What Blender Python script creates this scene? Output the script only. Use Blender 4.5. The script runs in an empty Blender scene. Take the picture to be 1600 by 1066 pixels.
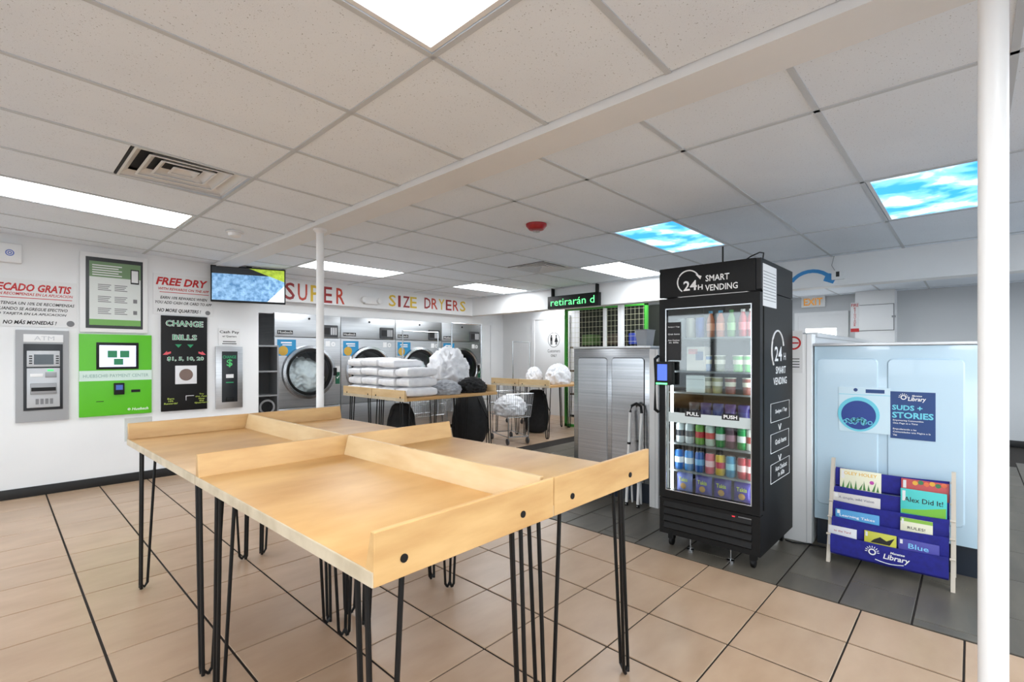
import bpy, bmesh, math, random
from mathutils import Vector, Matrix, noise
random.seed(7)
scene = bpy.context.scene
C = scene.collection
# ------------------------------------------------------------------ camera, world, exposure
F, A, YH, H = 762.0, math.radians(43.3), 555.5, 1.365
cam = bpy.data.objects.new('camera', bpy.data.cameras.new('camera'))
C.objects.link(cam)
cam.location = (0, 0, H)
cam.rotation_euler = (math.pi/2, 0, A - math.pi/2)
cam.data.sensor_width = 36
cam.data.lens = F/1600*36
cam.data.shift_y = (YH-533)/1600
cam.data.clip_start = .02
scene.camera = cam
world = bpy.data.worlds.new('world'); scene.world = world
world.use_nodes = True
bg = world.node_tree.nodes['Background']
bg.inputs[0].default_value = (.86, .94, 1, 1)
bg.inputs[1].default_value = 3.0
scene.view_settings.view_transform = 'Standard'
scene.view_settings.look = 'None'
scene.view_settings.gamma = 1
scene.view_settings.use_curve_mapping = False
scene.view_settings.exposure = 0.8
LIGHT = 8.0          # strength of the ceiling light panels
CA, SA = math.cos(A), math.sin(A)
# pixel -> point on a plane
def ray(u, v):
    r = (u-800)/F
    return CA+r*SA, SA-r*CA, (YH-v)/F
def PX(u, v, X):
    a, b, c = ray(u, v); d = X/a
    return d*b, H+d*c
def PY(u, v, Y):
    a, b, c = ray(u, v); d = Y/b
    return d*a, H+d*c
def PZ(u, v, z):
    a, b, c = ray(u, v); d = (z-H)/c
    return d*a, d*b
# ------------------------------------------------------------------ materials
def lin(c):
    return tuple(((x/255)/12.92 if x/255 <= .04045 else ((x/255+.055)/1.055)**2.4) for x in c)
MATS = {}
def M(name, c=(200, 200, 200), rough=.5, metal=0, emit=0, spec=.5, coat=0):
    if name in MATS: return MATS[name]
    m = bpy.data.materials.new(name); m.use_nodes = True
    p = m.node_tree.nodes['Principled BSDF']
    p.inputs['Base Color'].default_value = (*lin(c), 1)
    p.inputs['Roughness'].default_value = rough
    p.inputs['Metallic'].default_value = metal
    p.inputs['Specular IOR Level'].default_value = spec
    p.inputs['Coat Weight'].default_value = coat
    if emit:
        p.inputs['Emission Color'].default_value = (*lin(c), 1)
        p.inputs['Emission Strength'].default_value = emit
    MATS[name] = m
    return m
def nt(m):
    return m.node_tree.nodes, m.node_tree.links, m.node_tree.nodes['Principled BSDF']
def noisy(name, c1, c2, scale=(6, 6, 6), rough=.5, bump=0, bscale=200, detail=4, metal=0, rnd=0, coat=0, lo=.3, hi=.7):
    m = M(name, c1, rough, metal, coat=coat); n, l, p = nt(m)
    tc = n.new('ShaderNodeTexCoord'); mp = n.new('ShaderNodeMapping'); mp.inputs['Scale'].default_value = scale
    l.new(tc.outputs['Object'], mp.inputs[0])
    nz = n.new('ShaderNodeTexNoise'); nz.inputs['Scale'].default_value = 1; nz.inputs['Detail'].default_value = detail
    vec = mp.outputs[0]
    if rnd:
        oi = n.new('ShaderNodeObjectInfo'); ad = n.new('ShaderNodeVectorMath'); ad.operation = 'ADD'
        mu = n.new('ShaderNodeMath'); mu.operation = 'MULTIPLY'; mu.inputs[1].default_value = 90
        l.new(oi.outputs['Random'], mu.inputs[0]); l.new(vec, ad.inputs[0]); l.new(mu.outputs[0], ad.inputs[1]); vec = ad.outputs[0]
    l.new(vec, nz.inputs['Vector'])
    cr = n.new('ShaderNodeValToRGB')
    cr.color_ramp.elements[0].position = lo; cr.color_ramp.elements[0].color = (*lin(c1), 1)
    cr.color_ramp.elements[1].position = hi; cr.color_ramp.elements[1].color = (*lin(c2), 1)
    l.new(nz.outputs['Fac'], cr.inputs[0])
    out = cr.outputs[0]
    if rnd:
        hs = n.new('ShaderNodeHueSaturation'); mr = n.new('ShaderNodeMapRange')
        mr.inputs['To Min'].default_value = 1-rnd; mr.inputs['To Max'].default_value = 1+rnd
        l.new(oi.outputs['Random'], mr.inputs[0]); l.new(mr.outputs[0], hs.inputs['Value']); l.new(out, hs.inputs['Color']); out = hs.outputs[0]
    l.new(out, p.inputs['Base Color'])
    if bump:
        n2 = n.new('ShaderNodeTexNoise'); n2.inputs['Scale'].default_value = bscale; n2.inputs['Detail'].default_value = 2
        l.new(tc.outputs['Object'], n2.inputs['Vector'])
        b = n.new('ShaderNodeBump'); b.inputs['Strength'].default_value = bump; b.inputs['Distance'].default_value = .002
        l.new(n2.outputs['Fac'], b.inputs['Height']); l.new(b.outputs[0], p.inputs['Normal'])
    return m
WHITE = noisy('white_paint', (236, 236, 236), (228, 229, 230), (1.2, 1.2, 1.2), .55)
GREYW = noisy('grey_wall_paint', (203, 205, 207), (196, 198, 200), (1, 1, 1), .6)
TAN = noisy('tan_tile', (192, 164, 138), (170, 141, 114), (3.2, 7, 5), .3, .05, 60, 6, rnd=.05, lo=.25, hi=.8)
DARK = noisy('dark_tile', (100, 94, 84), (80, 75, 67), (2, 9, 5), .4, .05, 60, 5, rnd=.10)
GROUT = M('grout', (36, 29, 24), .85)
CEIL = noisy('ceiling_tile_face', (238, 245, 253), (233, 240, 249), (2, 2, 2), .9, .6, 260)
def speckle():
    n, l, p = nt(CEIL)
    tc = n.new('ShaderNodeTexCoord'); v = n.new('ShaderNodeTexNoise'); v.inputs['Scale'].default_value = 150; v.inputs['Detail'].default_value = 1.5
    l.new(tc.outputs['Object'], v.inputs['Vector'])
    r = n.new('ShaderNodeValToRGB'); r.color_ramp.elements[0].position = .25; r.color_ramp.elements[0].color = (*lin((170, 170, 170)), 1)
    r.color_ramp.elements[1].position = .33; r.color_ramp.elements[1].color = (1, 1, 1, 1)
    mx = n.new('ShaderNodeMix'); mx.data_type = 'RGBA'; mx.blend_type = 'MULTIPLY'; mx.inputs[0].default_value = 1
    src = p.inputs['Base Color'].links[0].from_socket
    l.new(v.outputs['Fac'], r.inputs[0]); l.new(src, mx.inputs[6]); l.new(r.outputs[0], mx.inputs[7]); l.new(mx.outputs[2], p.inputs['Base Color'])
speckle()
TEE = M('ceiling_tee', (198, 203, 208), .5)
WOOD = noisy('butcher_block', (220, 180, 122), (180, 130, 72), (2.0, 4.5, 9), .38, .08, 120, 7, rnd=.03, lo=.25, hi=.75)
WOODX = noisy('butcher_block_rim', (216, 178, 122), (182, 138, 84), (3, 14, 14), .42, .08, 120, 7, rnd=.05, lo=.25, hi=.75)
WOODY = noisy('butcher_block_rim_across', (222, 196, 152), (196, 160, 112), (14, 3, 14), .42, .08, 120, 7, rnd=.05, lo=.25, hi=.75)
EDGE = noisy('worn_wood_edge', (205, 190, 165), (176, 160, 134), (9, 9, 9), .6, .1, 120)
BLACK = M('black_metal', (10, 10, 11), .45, spec=.3)
BLACKP = M('black_powder_coat', (18, 18, 19), .5, spec=.25)
BLACKF = noisy('black_fabric', (14, 14, 15), (24, 24, 26), (20, 20, 20), .8)
CHROME = M('chrome', (190, 192, 195), .22, 1)
STEEL = noisy('brushed_steel', (208, 209, 211), (188, 190, 193), (1.5, 1.5, 90), .33, metal=1)
STEELV = noisy('stainless_panel', (172, 174, 177), (150, 153, 157), (.7, .7, 60), .24, metal=1)
GREYM = M('grey_metal', (150, 151, 153), .45, .6)
ATMG = M('atm_grey', (160, 161, 163), .5)
PLW = M('white_plastic', (232, 232, 232), .4)
PAPER = M('paper', (226, 226, 226), .7)
LINEN = noisy('white_linen', (236, 236, 238), (222, 222, 226), (14, 14, 14), .85, .25, 40)
RED = M('print_red', (190, 28, 30), .5)
REDD = M('paint_dark_red', (150, 30, 32), .5)
REDO = M('paint_orange_red', (190, 62, 40), .5)
YEL = M('paint_yellow', (222, 186, 52), .5)
INK = M('print_black', (26, 26, 28), .6)
INKG = M('print_grey', (120, 120, 122), .6)
WINK = M('print_white', (240, 240, 240), .5)
GREEN = M('kiosk_green', (88, 186, 28), .4)
GREEND = M('print_green', (28, 120, 70), .5)
LEDG = M('led_green', (90, 250, 130), .5, emit=1.6)
BLUEP = noisy('pale_blue_panel', (196, 219, 233), (184, 212, 230), (.8, .8, .8), .22, coat=.4)
NAVY = M('print_navy', (22, 62, 122), .4)
ROYAL = noisy('royal_blue_canvas', (32, 34, 140), (26, 28, 120), (30, 30, 30), .75)
CYAN = M('print_cyan', (110, 205, 225), .45)
def glass(name, tint=(235, 242, 242), mix=.88):
    m = bpy.data.materials.new(name); m.use_nodes = True
    n, l = m.node_tree.nodes, m.node_tree.links
    n.remove(n['Principled BSDF']); o = n['Material Output']
    t = n.new('ShaderNodeBsdfTransparent'); t.inputs[0].default_value = (*lin(tint), 1)
    g = n.new('ShaderNodeBsdfGlossy'); g.inputs['Roughness'].default_value = .03
    x = n.new('ShaderNodeMixShader'); x.inputs[0].default_value = 1-mix
    l.new(t.outputs[0], x.inputs[1]); l.new(g.outputs[0], x.inputs[2]); l.new(x.outputs[0], o.inputs[0])
    return m
GLASS = glass('door_glass', mix=.93)
CLEAR = glass('clear_acrylic', (240, 245, 245), .85)
PANEL = M('light_diffuser', (246, 251, 255), .5, emit=LIGHT)
def sky_mat():
    m = M('printed_cloud_panel', (255, 255, 255), .5); n, l, p = nt(m)
    tc = n.new('ShaderNodeTexCoord'); nz = n.new('ShaderNodeTexNoise'); nz.inputs['Scale'].default_value = 3.2; nz.inputs['Detail'].default_value = 7
    nz.inputs['Distortion'].default_value = .3
    l.new(tc.outputs['Object'], nz.inputs['Vector'])
    r = n.new('ShaderNodeValToRGB'); e = r.color_ramp.elements
    e[0].position = .40; e[0].color = (*lin((45, 150, 225)), 1); e[1].position = .62; e[1].color = (1, 1, 1, 1)
    x = e.new(.5); x.color = (*lin((130, 200, 245)), 1)
    l.new(nz.outputs['Fac'], r.inputs[0]); l.new(r.outputs[0], p.inputs['Base Color']); l.new(r.outputs[0], p.inputs['Emission Color'])
    p.inputs['Emission Strength'].default_value = 1.0
    return m
SKYP = sky_mat()
# ------------------------------------------------------------------ mesh helpers
class B:
    def __init__(s): s.b = bmesh.new()
    def box(s, x0, x1, y0, y1, z0, z1, bev=0):
        r = bmesh.ops.create_cube(s.b, size=1)
        vs = r['verts']
        for v in vs: v.co = Vector((x0+(v.co.x+.5)*(x1-x0), y0+(v.co.y+.5)*(y1-y0), z0+(v.co.z+.5)*(z1-z0)))
        if bev:
            es = list({e for v in vs for e in v.link_edges})
            bmesh.ops.bevel(s.b, geom=es, offset=bev, segments=2, affect='EDGES', profile=.6)
        return s
    def tube(s, pts, r, seg=8, caps=True, r2=None):
        pts = [Vector(p) for p in pts]; rings = []
        for i, p in enumerate(pts):
            if i == 0: t = pts[1]-p
            elif i == len(pts)-1: t = p-pts[-2]
            else: t = (pts[i+1]-p).normalized()+(p-pts[i-1]).normalized()
            t.normalize()
            up = Vector((0, 0, 1)) if abs(t.z) < .9 else Vector((1, 0, 0))
            a = t.cross(up).normalized(); b = t.cross(a)
            rr = r if r2 is None else r+(r2-r)*i/(len(pts)-1)
            rings.append([s.b.verts.new(p+a*math.cos(2*math.pi*k/seg)*rr+b*math.sin(2*math.pi*k/seg)*rr) for k in range(seg)])
        for q in range(len(rings)-1):
            for k in range(seg):
                s.b.faces.new((rings[q][k], rings[q][(k+1) % seg], rings[q+1][(k+1) % seg], rings[q+1][k]))
        if caps:
            s.b.faces.new(rings[0][::-1]); s.b.faces.new(rings[-1])
        return s
    def lathe(s, prof, c=(0, 0, 0), seg=20, axis='z', cap=True):
        rings = []
        for r, t in prof:
            ring = []
            for k in range(seg):
                a = 2*math.pi*k/seg
                if axis == 'z': p = (c[0]+r*math.cos(a), c[1]+r*math.sin(a), c[2]+t)
                elif axis == 'y': p = (c[0]+r*math.cos(a), c[1]+t, c[2]+r*math.sin(a))
                else: p = (c[0]+t, c[1]+r*math.cos(a), c[2]+r*math.sin(a))
                ring.append(s.b.verts.new(p))
            rings.append(ring)
        for q in range(len(rings)-1):
            for k in range(seg):
                s.b.faces.new((rings[q][k], rings[q][(k+1) % seg], rings[q+1][(k+1) % seg], rings[q+1][k]))
        if cap:
            if prof[0][0] > 1e-5: s.b.faces.new(rings[0][::-1])
            if prof[-1][0] > 1e-5: s.b.faces.new(rings[-1])
        return s
    def poly(s, pts, y0, y1):            # outline in x,z extruded along y
        n = len(pts)
        a = [s.b.verts.new((p[0], y0, p[1])) for p in pts]; b = [s.b.verts.new((p[0], y1, p[1])) for p in pts]
        s.b.faces.new(a); s.b.faces.new(b[::-1])
        for k in range(n): s.b.faces.new((a[k], b[k], b[(k+1) % n], a[(k+1) % n]))
        return s
    def ring(s, cx, cz, ro, ri, y0, y1, seg=40):
        return s.lathe([(ri, y0), (ro, y0), (ro, y1), (ri, y1), (ri, y0)], (cx, 0, cz), seg, 'y', False)
    def mesh(s, name):
        bmesh.ops.recalc_face_normals(s.b, faces=s.b.faces)
        me = bpy.data.meshes.new(name); s.b.to_mesh(me); s.b.free(); return me
def smooth(me, ang=40):
    for p in me.polygons: p.use_smooth = True
    try: me.set_sharp_from_angle(angle=math.radians(ang))
    except Exception: pass
def put(name, b, m, parent=None, sm=True, loc=None):
    me = b.mesh(name) if isinstance(b, B) else b
    if sm and isinstance(b, B): smooth(me)
    if m and not me.materials: me.materials.append(m)
    o = bpy.data.objects.new(name, me); C.objects.link(o)
    if parent: o.parent = parent
    if loc: o.location = loc
    return o
def tag(o, label, cat, group=None):
    o['label'] = label; o['category'] = cat
    if group: o['group'] = group
    return o
def struct(o): o['kind'] = 'structure'; return o
def thing(name, label, cat, loc=(0, 0, 0), rz=0, group=None):
    o = bpy.data.objects.new(name, None); o.empty_display_size = .1; C.objects.link(o)
    o.location = loc; o.rotation_euler = (0, 0, rz)
    return tag(o, label, cat, group)
FACEX = -math.pi/2        # turns a front at local -y to face world -x
def txt(s, cx, cz, w, h, m, parent, y=-.001, shear=0, bold=0, rz=0, org=(0, 0, 0), name='lettering', ex=.0006, rot=0):
    cu = bpy.data.curves.new('t', 'FONT'); cu.body = s; cu.resolution_u = 2; cu.shear = shear; cu.offset = bold; cu.fill_mode = 'FRONT'
    cu.extrude = 0
    o = bpy.data.objects.new('t', cu); C.objects.link(o)
    bpy.context.view_layer.update()
    dg = bpy.context.evaluated_depsgraph_get()
    me = bpy.data.meshes.new_from_object(o.evaluated_get(dg)); bpy.data.objects.remove(o); bpy.data.curves.remove(cu)
    xs = [v.co.x for v in me.vertices]; ys = [v.co.y for v in me.vertices]
    x0, x1, y0, y1 = min(xs), max(xs), min(ys), max(ys)
    R = Matrix.Rotation(rz, 4, 'Z')
    for v in me.vertices:
        px = (v.co.x-(x0+x1)/2)/(x1-x0)*w; pz = (v.co.y-(y0+y1)/2)/(y1-y0)*h
        if rot: px, pz = px*math.cos(rot)-pz*math.sin(rot), px*math.sin(rot)+pz*math.cos(rot)
        v.co = R @ Vector((cx+px, y, cz+pz)) + Vector(org)
    me.name = name
    me.materials.clear(); me.materials.append(m)
    return put(name, me, m, parent, False)
def bars(rows, m, parent, y, name='print_lines', t=.0006):   # unreadable small print: rows of (x0,x1,z0,z1)
    b = B()
    for x0, x1, z0, z1 in rows: b.box(x0, x1, y-t, y, z0, z1)
    o = put(name, b, m, parent, False)
    if len(rows) > 2: o['kind'] = 'stuff'
    return o
def rect(name, x0, x1, z0, z1, m, parent, y0, y1, bev=0):
    return put(name, B().box(x0, x1, y0, y1, z0, z1, bev), m, parent)
# ------------------------------------------------------------------ setting
WY, DY, SX, BX, GX = 6.62, 7.05, 6.27, 8.8, 10.4
ZC = 2.443
def zc(x): return 2.516-.034*x if x < 1.8 else ZC
FX0, FY0, TX, TY = .348, 6.122, .4054, .4065
XB = FX0+7*TX
floor = struct(put('floor', B().box(-2.6, GX+.2, -2.2, 8.8, -.06, -.005), GROUT))
cache = {}
def tile_mesh(w, l, t, b, m, nm):
    k = (round(w, 3), round(l, 3), nm)
    if k in cache: return cache[k]
    bm = bmesh.new()
    def r(z, i): return [bm.verts.new(p) for p in ((i, i, z), (w-i, i, z), (w-i, l-i, z), (i, l-i, z))]
    a, c, d = r(-t, 0), r(-b, 0), r(0, b)
    for p, q in ((a, c), (c, d)):
        for k2 in range(4): bm.faces.new((p[k2], p[(k2+1) % 4], q[(k2+1) % 4], q[k2]))
    bm.faces.new(d); bmesh.ops.recalc_face_normals(bm, faces=bm.faces)
    me = bpy.data.meshes.new(nm); bm.to_mesh(me); bm.free(); me.materials.append(m); cache[k] = me
    return me
def floor_tile(x0, x1, y0, y1, m, nm):
    if x1-x0 < .03 or y1-y0 < .03: return
    o = bpy.data.objects.new('floor_tile', tile_mesh(x1-x0, y1-y0, .006, .0015, m, nm)); C.objects.link(o)
    o.parent = floor; o.location = (x0, y0, 0)
for i in range(-6, 7):
    for j in range(-4, 20):
        x0 = FX0+i*TX; y1 = FY0-j*TY+TY
        floor_tile(x0+.006, x0+TX-.006, max(y1-TY, -2.1)+.0042, min(y1, WY if x0 < 2.2 else 8)-.0042, TAN, 'tan_tile')
for i in range(7, 24):
    for j in range(-6, 4):
        x0 = FX0+i*TX; y1 = FY0-j*TY+TY
        floor_tile(x0+.006, x0+TX-.006, max(y1-TY, 4.72)+.0042, min(y1, 8.6)-.0042, TAN, 'tan_tile')
k = 0; y = .849
offs = [.24, .55, .17, .43, .08, .36]
for q in range(-8, 13):
    y0 = .535+q*.3125; x = XB+.012; first = offs[q % 6]
    while x < 8.4:
        x1 = x+(first if x < XB+.02 else .615)
        floor_tile(x, x1-.005, y0+.005, min(y0+.3125, 4.715)-.005, DARK, 'dark_tile'); x = x1
def wall(name, x0, x1, y0, y1, z0, z1, m=WHITE): return struct(put(name, B().box(x0, x1, y0, y1, z0, z1), m, sm=False))
wall('wall_left', -2.6, 2.31, WY, WY+.15, 0, 2.62)
wall('wall_recess_side', 2.16, 2.31, WY+.15, 8.2, 0, 2.5)
wall('wall_behind_dryers', 2.31, 6.6, 8.05, 8.2, 0, 2.5)
wall('wall_alcove', 6.5, BX+.15, 8.6, 8.75, 0, 2.5)
wall('wall_alcove_side', 6.5, 6.66, 8.0, 8.6, 0, 2.5)
wall('wall_back', BX, BX+.15, 3.2, 8.6, 0, 2.5)
wall('wall_back_return', BX+.15, GX, 3.2, 3.35, 0, 2.5)
wall('wall_far', GX, GX+.15, -3, 3.35, 0, 2.5, GREYW)
struct(put('baseboard_left', B().box(-2.6, 2.31, WY-.012, WY, 0, .095, .003), M('baseboard_rubber', (20, 20, 21), .45)))
struct(put('baseboard_far', B().box(GX-.012, GX, -3, 3.2, 0, .1, .003), MATS['baseboard_rubber']))
struct(put('baseboard_back', B().box(BX-.012, BX, 3.35, 8.6, 0, .05, .003), MATS['baseboard_rubber']))
# storefront behind the camera: sills, headers and mullions with open panes of daylight, asphalt outside
for nm, bx in (('wall_storefront_sill', (-2.7, -2.6, -2.2, WY, 0, .75)), ('wall_storefront_header', (-2.7, -2.6, -2.2, WY, 2.15, 2.66)), ('wall_entry_sill', (-2.7, GX, -2.3, -2.2, 0, .75)), ('wall_entry_header', (-2.7, GX, -2.3, -2.2, 2.15, 2.66))):
    wall(nm, *bx)
for q in range(7): struct(put('trim_mullion', B().box(-2.7, -2.6, -2.2+q*1.42, -2.12+q*1.42, .75, 2.15), GREYM, sm=False))
for q in range(9): struct(put('trim_mullion', B().box(-2.6+q*1.5, -2.52+q*1.5, -2.3, -2.2, .75, 2.15), GREYM, sm=False))
struct(put('ground_outside', B().box(-40, 30, -40, -2.4, -.2, -.1), M('asphalt', (120, 120, 122), .9), sm=False))
struct(put('ground_outside', B().box(-40, -2.8, -2.4, 30, -.2, -.1), MATS['asphalt'], sm=False))
# soffits
sof = wall('wall_soffit_dryers', 2.31, SX+.2, 6.95, 8.05, 2.12, 2.47)
wall('wall_filler_dryers', 2.31, 6.66, 7.1, 7.2, 1.95, 2.12)
wall('wall_soffit_back', SX, SX+.22, -2.2, 6.95, 2.125, 2.47)
# ceiling
cslab = struct(put('ceiling', B().box(-2.6, GX+.2, -2.2, 8.8, 2.62, 2.66), WHITE))
def ceil_tile(x0, x1, y0, y1):
    if x1-x0 < .04 or y1-y0 < .04: return
    key = ('c', round(x1-x0, 3), round(y1-y0, 3), round(zc(x0)-zc(x1), 4))
    if key not in cache:
        bm = bmesh.new(); w, l, dz = x1-x0, y1-y0, zc(x1)-zc(x0)
        lo = [bm.verts.new(p) for p in ((0, 0, 0), (w, 0, dz), (w, l, dz), (0, l, 0))]
        hi = [bm.verts.new(v.co+Vector((0, 0, .018))) for v in lo]
        bm.faces.new(lo[::-1]); bm.faces.new(hi)
        for q in range(4): bm.faces.new((lo[q], lo[(q+1) % 4], hi[(q+1) % 4], hi[q]))
        bmesh.ops.recalc_face_normals(bm, faces=bm.faces)
        me = bpy.data.meshes.new('ceiling_tile'); bm.to_mesh(me); bm.free(); me.materials.append(CEIL); cache[key] = me
    o = bpy.data.objects.new('ceiling_tile', cache[key]); C.objects.link(o); o.parent = cslab; o.location = (x0, y0, zc(x0)+.004)
def tee(x0, x1, y0, y1):
    b = B(); b.box(x0, x1, y0, y1, -.001, .02)
    for v in b.b.verts: v.co.z += zc(v.co.x)
    put('ceiling_grid_bar', b, TEE, cslab, False)
TWX, TWY = 1.2192, .6096
skip = set()
def light(x0, x1, y0, y1, m, name, label, cat, group, z=None):
    t = thing(name, label, cat, (x0, y0, zc(x0)), group=group)
    dz = zc(x1)-zc(x0); w, l = x1-x0, y1-y0
    b = B(); e = .016
    for bx in ((e, w-e, e, e+.02), (e, w-e, l-e-.02, l-e), (e, e+.02, e+.02, l-e-.02), (w-e-.02, w-e, e+.02, l-e-.02)): b.box(*bx[:2], *bx[2:], .002, .03)
    for v in b.b.verts: v.co.z += dz*v.co.x/w
    put('frame', b, PLW, t, False)
    b = B().box(e+.02, w-e-.02, e+.02, l-e-.02, .006, .012)
    for v in b.b.verts: v.co.z += dz*v.co.x/w
    put('diffuser', b, m, t, False)
X1, Y1, XL, YL = 1.12, 1.462, 2.49, .497
lights = [(X1-TWX, 2*0+Y1-TWY, 'a'), (X1-TWX, Y1+5*TWY, 'b'), (X1-TWX, Y1-4*TWY, 'x'), (XL, YL+8*TWY, 'c'), (XL+2*TWX, YL+8*TWY, 'd'), (XL+2*TWX, YL+4*TWY, 'e'), (XL, YL-3*TWY, 'y')]  # x and y are out of view, added for more room light
BXL = SX+.22
lights += [(BXL+TWX, YL+10*TWY, 'p'), (BXL, YL+5*TWY, 'q'), (BXL+TWX, YL+2*TWY, 'r'), (BXL, YL-1*TWY, 's')]  # hidden behind the soffit, added to brighten the back rooms
LL = {'p': 'added unseen ceiling light panel in the alcove before the restroom door', 'q': 'added unseen ceiling light panel over the green wire cage', 'r': 'added unseen ceiling light panel before the EXIT door', 's': 'added unseen ceiling light panel behind the blue washer bank',
      'a': 'white ceiling light panel right above the four-table cluster',
      'b': 'long white ceiling light panel in front of the kiosk wall', 'x': 'added unseen ceiling light panel behind the folding tables by the entrance',
      'c': 'white ceiling light panel behind the slim round post, before the dryer sign', 'd': 'white ceiling light panel near the end of the dryer row',
      'e': 'white ceiling light panel behind the vending machine top', 'y': 'added unseen ceiling light panel past the thick post'}
for x, y, kx in lights:
    light(x, x+TWX, y, y+TWY, PANEL, 'ceiling_light', LL[kx], 'light', 'recessed ceiling lights'); skip.add((round(x, 2), round(y, 2)))
for y, lb in ((YL+2*TWY, 'ceiling light panel printed with blue sky and clouds above the vending machine'), (YL-TWY, 'ceiling light panel printed with blue sky and clouds above the bookrack')):
    light(XL+TWX, XL+2*TWX, y, y+TWY, SKYP, 'sky_ceiling_panel', lb, 'ceiling panel', 'sky print ceiling panels'); skip.add((round(XL+TWX, 2), round(y, 2)))
def vent(x0, y0, label):
    t = thing('ceiling_vent', label, 'vent', (x0, y0, zc(x0)), group='ceiling air vents'); w = TWY
    b = B(); b.box(.0, w, .0, w, .05, .055)
    for q in ((0, w, 0, .012), (0, w, w-.012, w), (0, .012, .012, w-.012), (w-.012, w, .012, w-.012)): b.box(*q, .0, .05)
    put('duct', b, M('vent_dark', (40, 40, 42), .8), t)
    c = w/2
    for q, (ro, ri, z0) in enumerate(((.293, .245, 0), (.215, .165, .004), (.145, .1, .008), (.07, .0, .012))):
        b = B()
        vs = []
        for r, z in ((ro, z0), (ri, z0+.035)):
            vs.append([b.b.verts.new((c+sx*r, c+sy*r, z)) for sx, sy in ((-1, -1), (1, -1), (1, 1), (-1, 1))])
        for k2 in range(4): b.b.faces.new((vs[0][k2], vs[0][(k2+1) % 4], vs[1][(k2+1) % 4], vs[1][k2]))
        r = ro
        for x_0, x_1, y_0, y_1 in ((c-r, c+r, c-r, c-r+.012), (c-r, c+r, c+r-.012, c+r), (c-r, c-r+.012, c-r+.012, c+r-.012), (c+r-.012, c+r, c-r+.012, c+r-.012)): b.box(x_0, x_1, y_0, y_1, z0-.003, z0)
        put('louver', b, PLW, t, False)
vent(X1-TWY, Y1+3*TWY, 'white louvred square ceiling vent between the beam and kiosk wall')
vent(XL+2*TWX-TWY, YL+5*TWY, 'white louvred square ceiling vent near the restroom')
skip.add((round(X1-TWX, 2), round(Y1+3*TWY, 2))); skip.add((round(XL+TWX, 2), round(YL+5*TWY, 2)))
ceil_tile(X1-TWX+.008, X1-TWY-.004, Y1+3*TWY+.008, Y1+4*TWY-.008)
ceil_tile(XL+TWX+.008, XL+2*TWX-TWY-.004, YL+5*TWY+.008, YL+6*TWY-.008)
def grid(xs, ys, xlo, xhi, ylo, yhi):
    for x in xs:
        if xlo < x < xhi: tee(x-.012, x+.012, ylo, yhi)
    for y in ys:
        if ylo < y < yhi: tee(xlo, xhi, y-.012, y+.012)
    ex = [xlo]+[x for x in xs if xlo < x < xhi]+[xhi]; ey = [ylo]+[y for y in ys if ylo < y < yhi]+[yhi]
    for i in range(len(ex)-1):
        for j in range(len(ey)-1):
            if (round(ex[i], 2), round(ey[j], 2)) in skip: continue
            ceil_tile(ex[i]+.005, ex[i+1]-.005, ey[j]+.005, ey[j+1]-.005)
grid([X1-TWX*q for q in range(3, -1, -1)], [Y1+TWY*q for q in range(-6, 9)], -2.6, 1.79, -2.2, WY)
grid([XL+TWX*q for q in range(4)], [YL+TWY*q for q in range(-5, 12)], 2.0, SX, -2.2, 6.95)
grid([SX+.22+TWX*q for q in range(1, 4)], [YL+TWY*q for q in range(-5, 14)], SX+.22, GX, -2.2, 8.6)
bm_ = B().box(1.79, 2.0, -2.2, WY, 2.42, 2.62)
struct(put('trim_beam', bm_, WHITE, sm=False))
# posts
def post(y, name, label):
    t = thing(name, label, 'post', (1.87, y, 0))
    put('shaft', B().lathe([(.031, 0), (.031, 2.41)], seg=24), PLW, t)
    put('cap_flange', B().lathe([(.031, 2.385), (.045, 2.4), (.055, 2.408), (.055, 2.42)], seg=24), PLW, t)
post(3.97, 'support_post', 'slim round white support post in front of the dryers')
post(-.043, 'support_post', 'round white support post beside the bookrack')
# ------------------------------------------------------------------ kiosk wall
def wrect(u0, v0, u1, v1, Y=WY):
    """pixel corners -> x0,x1,z0,z1 on the wall plane, centre columns"""
    x0, _ = PY(u0, 500, Y); x1, _ = PY(u1, 500, Y)
    um = (u0+u1)/2
    _, za = PY(um, v0, Y); _, zb = PY(um, v1, Y)
    return x0, x1, min(za, zb), max(za, zb)
def wthing(name, label, cat, r, group=None):
    x0, x1, z0, z1 = r
    return thing(name, label, cat, ((x0+x1)/2, WY-.003, z0), 0, group), x1-x0, z1-z0
# ATM
t, w, h = wthing('cash_machine', 'grey wall-mounted cash dispenser with ATM header and silver keypad', 'cash machine', wrect(24, 516.5, 107, 658))
rect('panel', -w/2, w/2, 0, h, ATMG, t, -.03, 0, .004)
rect('header', -w*.36, w*.39, h*.87, h*.955, PLW, t, -.034, -.03, .002)
txt('ATM', .01, h*.913, w*.38, h*.045, M('atm_letters', (190, 192, 196), .4), t, -.0345)
rect('bezel', -w*.36, w*.38, h*.125, h*.85, M('dark_bezel', (28, 32, 38), .4), t, -.04, -.03, .003)
s = rect('screen_unit', -w*.30, w*.32, h*.60, h*.775, M('atm_silver', (186, 188, 191), .4, .3), t, -.055, -.04, .004)
rect('screen', -w*.17, w*.2, h*.625, h*.735, M('dark_screen', (40, 52, 60), .15), s, -.057, -.055)
b = B()
for sx in (-.26, .24):
    for q in range(4): b.box(w*sx, w*(sx+.06), -.058, -.055, h*(.632+q*.026), h*(.645+q*.026))
put('side_keys', b, INK, s)
s = rect('dispenser_unit', -w*.30, w*.32, h*.155, h*.585, MATS['atm_silver'], t, -.055, -.04, .004)
rect('card_slot', -w*.24, 0, h*.49, h*.525, PLW, s, -.06, -.055, .002)
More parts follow.
